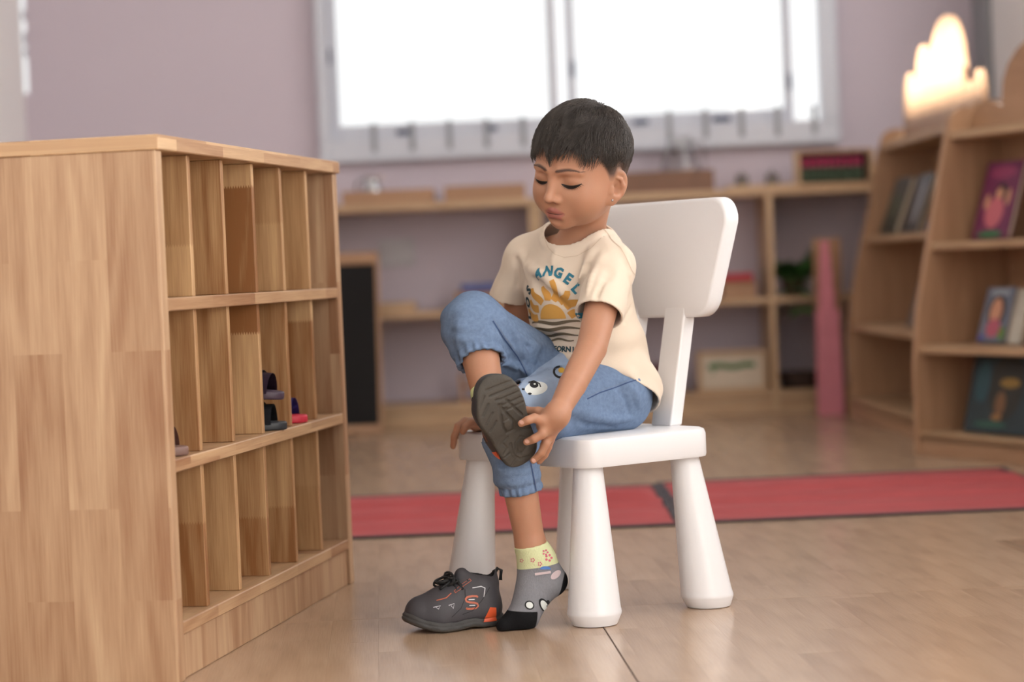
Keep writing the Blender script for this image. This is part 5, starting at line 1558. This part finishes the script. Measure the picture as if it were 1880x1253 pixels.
    gr([(.060, .022), (.046, .018), (.040, .026)], .0018); gr([(.036, .014), (.034, .030)], .0016); gr([(.022, .010), (.012, .022)], .0016); gr([(.062, -.016), (.056, -.030)], .0018); gr([(.064, .010), (.058, .024)], .0016)
    QV, QF = Q.mesh(0.0014)
    so_, sbv = put('sole', QV, QF, [M_sole, M_tread], up)
    so_.data.polygons.foreach_set('material_index', [1 if np.mean(QV[f][:, 2] - zb(QV[f][:, 0])) < .0035 else 0 for f in QF])
    # outer-side marks
    Z0 = Vector((0, 0, 0))
    def dc(name, polys, m, ox, oz, par=up, bv=ubv, off=.0007, s=1, mx=.004):
        return decal(name, polys, Vector((ox, s * sy * .06, oz)), Vector((-s if not mir else s, 0, 0)) if False else Vector((1, 0, 0)), Vector((0, 0, 1)), Vector((0, -s * sy, 0)), bv, m, par, (0, 0, 0), off=off, maxlen=mx, dist=.06)
    for s in (1, -1):
        # toe points to the left when seen from outside, so x runs backwards there
        dc('heel_insert', [[(-.010, -.008), (.014, -.008), (.002 if s > 0 else -.002, .012), (-.009, .010)]], M_orange, .030, .017, so_, sbv, .0012, s)
        dc('heel_insert', [[(-.010, -.008), (.014, -.008), (.002 if s > 0 else -.002, .014), (-.009, .012)]], M_orange, .030, .019, up, ubv, .0010, s)
    ct = [(-.0105, .0072), (-.0095, .0092), (-.002, .0098), (.0060, .0092), (.0100, .0062), (.0090, .0024), (.0040, .0006), (-.0040, -.0006), (-.0090, -.0026), (-.0100, -.0062), (-.0060, -.0092), (.002, -.0098), (.0095, -.0092), (.0105, -.0072)]
    u_ = np.linspace(0, len(ct) - 1, 40); sm = [(float(np.interp(q, range(len(ct)), [c[0] for c in ct])), float(np.interp(q, range(len(ct)), [c[1] for c in ct]))) for q in u_]
    dc('logo', stroke(sm, .0030), M_logo, .062, .043, mx=.003)
    dc('logo', stroke([(-.0050, .0044), (.0050, .0048)], .0014) + stroke([(-.0050, -.0048), (.0050, -.0044)], .0014), M_silver, .062, .043, off=.0010)
    dc('print', stroke([(.012, .0135), (-.002, .0150), (-.008, .012), (-.006, .004), (-.0045, -.002)], [.0012, .0016, .0016, .0014, .0008]), M_silver, .046, .052)
    dc('print', stroke([(.007, .0025), (-.003, .0045), (.0, -.003), (.003, .002)], .0009), M_silver, .096, .040); dc('print', stroke([(.007, .001), (-.004, .003), (.0, -.002), (.003, .001)], .0009), M_silver, .120, .040)
    dc('print', stroke([(.022, -.011), (-.008, .006)], .0040), M_logo, .066, .072); dc('print', stroke([(.021, -.0105), (-.007, .0055)], .0026), M_upper, .066, .072, off=.0010)
    for ex in (.018, .008, -.003): dc('eyelet', [ellipse(ex, -.0005 - .0172 / .030 * (ex - .007), .0014, .0014, 10)], M_lace, .066, .072, off=.0014)
    dc('heel_print', stroke([(-.006, .0), (-.002, .0012)], .003) + stroke([(.0, .0015), (.003, .0025)], .003), M_silver, .012, .030, so_, sbv, .0012)
    dc('panel_line', stroke([(.040, -.010), (.022, .002), (.012, .018), (.010, .030)], .0010), M_lace, .060, .034); dc('panel_line', stroke([(-.030, .024), (-.014, .004), (.002, -.010), (.020, -.014)], .0010), M_lace, .060, .040)
    dc('print', stroke([(.016, -.003), (.0, .000), (-.010, .006)], .0014), M_logo, .104, .054)
    # laces heaped over the tongue
    rl = random.Random(4)
    for i in range(5):
        bm = bmesh.new(); x = .080 + .0065 * i; z = .078 - .0050 * i
        bm_tube(bm, [(x - .006, -.022, z - .012), (x, -.010, z + .002), (x + .001, .004, z + .004), (x - .002, .016, z - .002), (x - .006, .026, z - .014)], .0022, 7)
        mesh_from_bm('lace', bm, M_lace, up, smooth=True)
    for i in range(6):
        bm = bmesh.new(); pts = []
        ax, az, ph = rl.uniform(.008, .017), rl.uniform(.006, .012), rl.random() * 6.28
        for k in range(18):
            t = 2 * math.pi * k / 18
            pts.append((.094 + ax * math.cos(t + ph) + .004 * math.sin(2 * t + i), sy * (.002 + .018 * math.sin(t) + rl.uniform(-.001, .001)), .078 + .4 * (.094 - (.094 + ax * math.cos(t + ph))) + az * .55 * math.sin(t + ph + 1.2 * i)))
        bm_tube(bm, pts, .0020, 7, closed=True); mesh_from_bm('lace', bm, M_lace, up, smooth=True)
    bm = bmesh.new(); bm_tube(bm, [(.012, 0, .080), (.004, 0, .090), (-.002, 0, .086), (.000, 0, .070)], .0030, 7); mesh_from_bm('pull_tab', bm, M_lace, up, smooth=True)
    return up
floor_shoe = make_shoe(False, None)
tag(floor_shoe, 'charcoal sneaker with orange logo and black laces standing empty on the floor', 'shoe')
ya = math.radians(180 + 20)
floor_shoe.matrix_world = Matrix.Translation(Vector((at(922, 1140, 3.63).x, 3.622, 0.0008))) @ Matrix.Rotation(ya, 4, 'Z')
worn = make_shoe(True, boy)
worn['label'] = 'charcoal sneaker on the raised foot, worn sole towards the viewer'
Wm = Matrix((Vector(fx), Vector(fy), Vector(fz))).transposed().to_4x4(); Wm.translation = Vector(heR) - ORG
worn.matrix_local = Wm

# ---- footwear left in the rack
def sandal(cellk, row, y0, ang, col, col2, label, zoff=0.0, pitch=0.0, ln=0.15):
    M = Matrix.Translation(rack.location) @ Matrix.Rotation(ROT, 4, 'Z')
    c = M @ Vector((TH / 2 + (cellk + .5) * cell, y0, SHZ[row] + .0195 + zoff))
    t = thing('child_shoe', label, 'shoe', c, ROT + math.pi / 2 + math.radians(ang), 'small shoes in the rack cells')
    t.rotation_euler = (0, pitch, ROT + math.pi / 2 + math.radians(ang))
    pts = []
    for i in range(28):
        a = 2 * math.pi * i / 28; x = math.cos(a); y = math.sin(a)
        pts.append((x * ln / 2 + ln / 2, y * (.029 + .006 * math.cos(a + 3.14) - .002 * math.cos(2 * a))))
    m1, m2 = plain('shoe_rubber', col, .5), plain('shoe_strap', col2, .5)
    bm = bm_prism(bmesh.new(), pts, 0, .014); bm.normal_update(); bevel_all(bm, .003, 2); mesh_from_bm('sole', bm, m1, t, smooth=True)
    bm = bmesh.new()
    for k, (xx, hh) in enumerate(((.030, .034), (.046, .038))):
        rg_ = [(xx, .027 * math.cos(a), .010 + hh * math.sin(a)) for a in np.linspace(.0, math.pi, 12)]
        A0 = [bm.verts.new((p[0] - .008, p[1], p[2])) for p in rg_]; A1 = [bm.verts.new((p[0] + .009, p[1], p[2])) for p in rg_]
        for i in range(11): bm.faces.new((A0[i], A1[i], A1[i + 1], A0[i + 1]))
    r_ = bmesh.ops.solidify(bm, geom=bm.faces[:], thickness=.003)
    mesh_from_bm('strap', bm, m2, t, smooth=True)
    return t
sandal(3, 1, -.006, 4, srgb(40, 44, 50), srgb(48, 50, 56), 'black sandal lying flat in the middle row cell of the rack')
sandal(3, 1, -.002, -3, srgb(66, 50, 66), srgb(72, 54, 72), 'dark purple sandal propped up on top of the black sandal', zoff=.050, pitch=-.10)
sandal(4, 1, .004, 0, srgb(196, 44, 66), srgb(70, 70, 150), 'red shoe with blue strap in the middle row of the rack', ln=.14, zoff=.0)
sandal(0, 1, .004, 0, srgb(120, 92, 84), srgb(140, 104, 100), 'brown shoe just visible in the nearest middle cell of the rack', ln=.14)
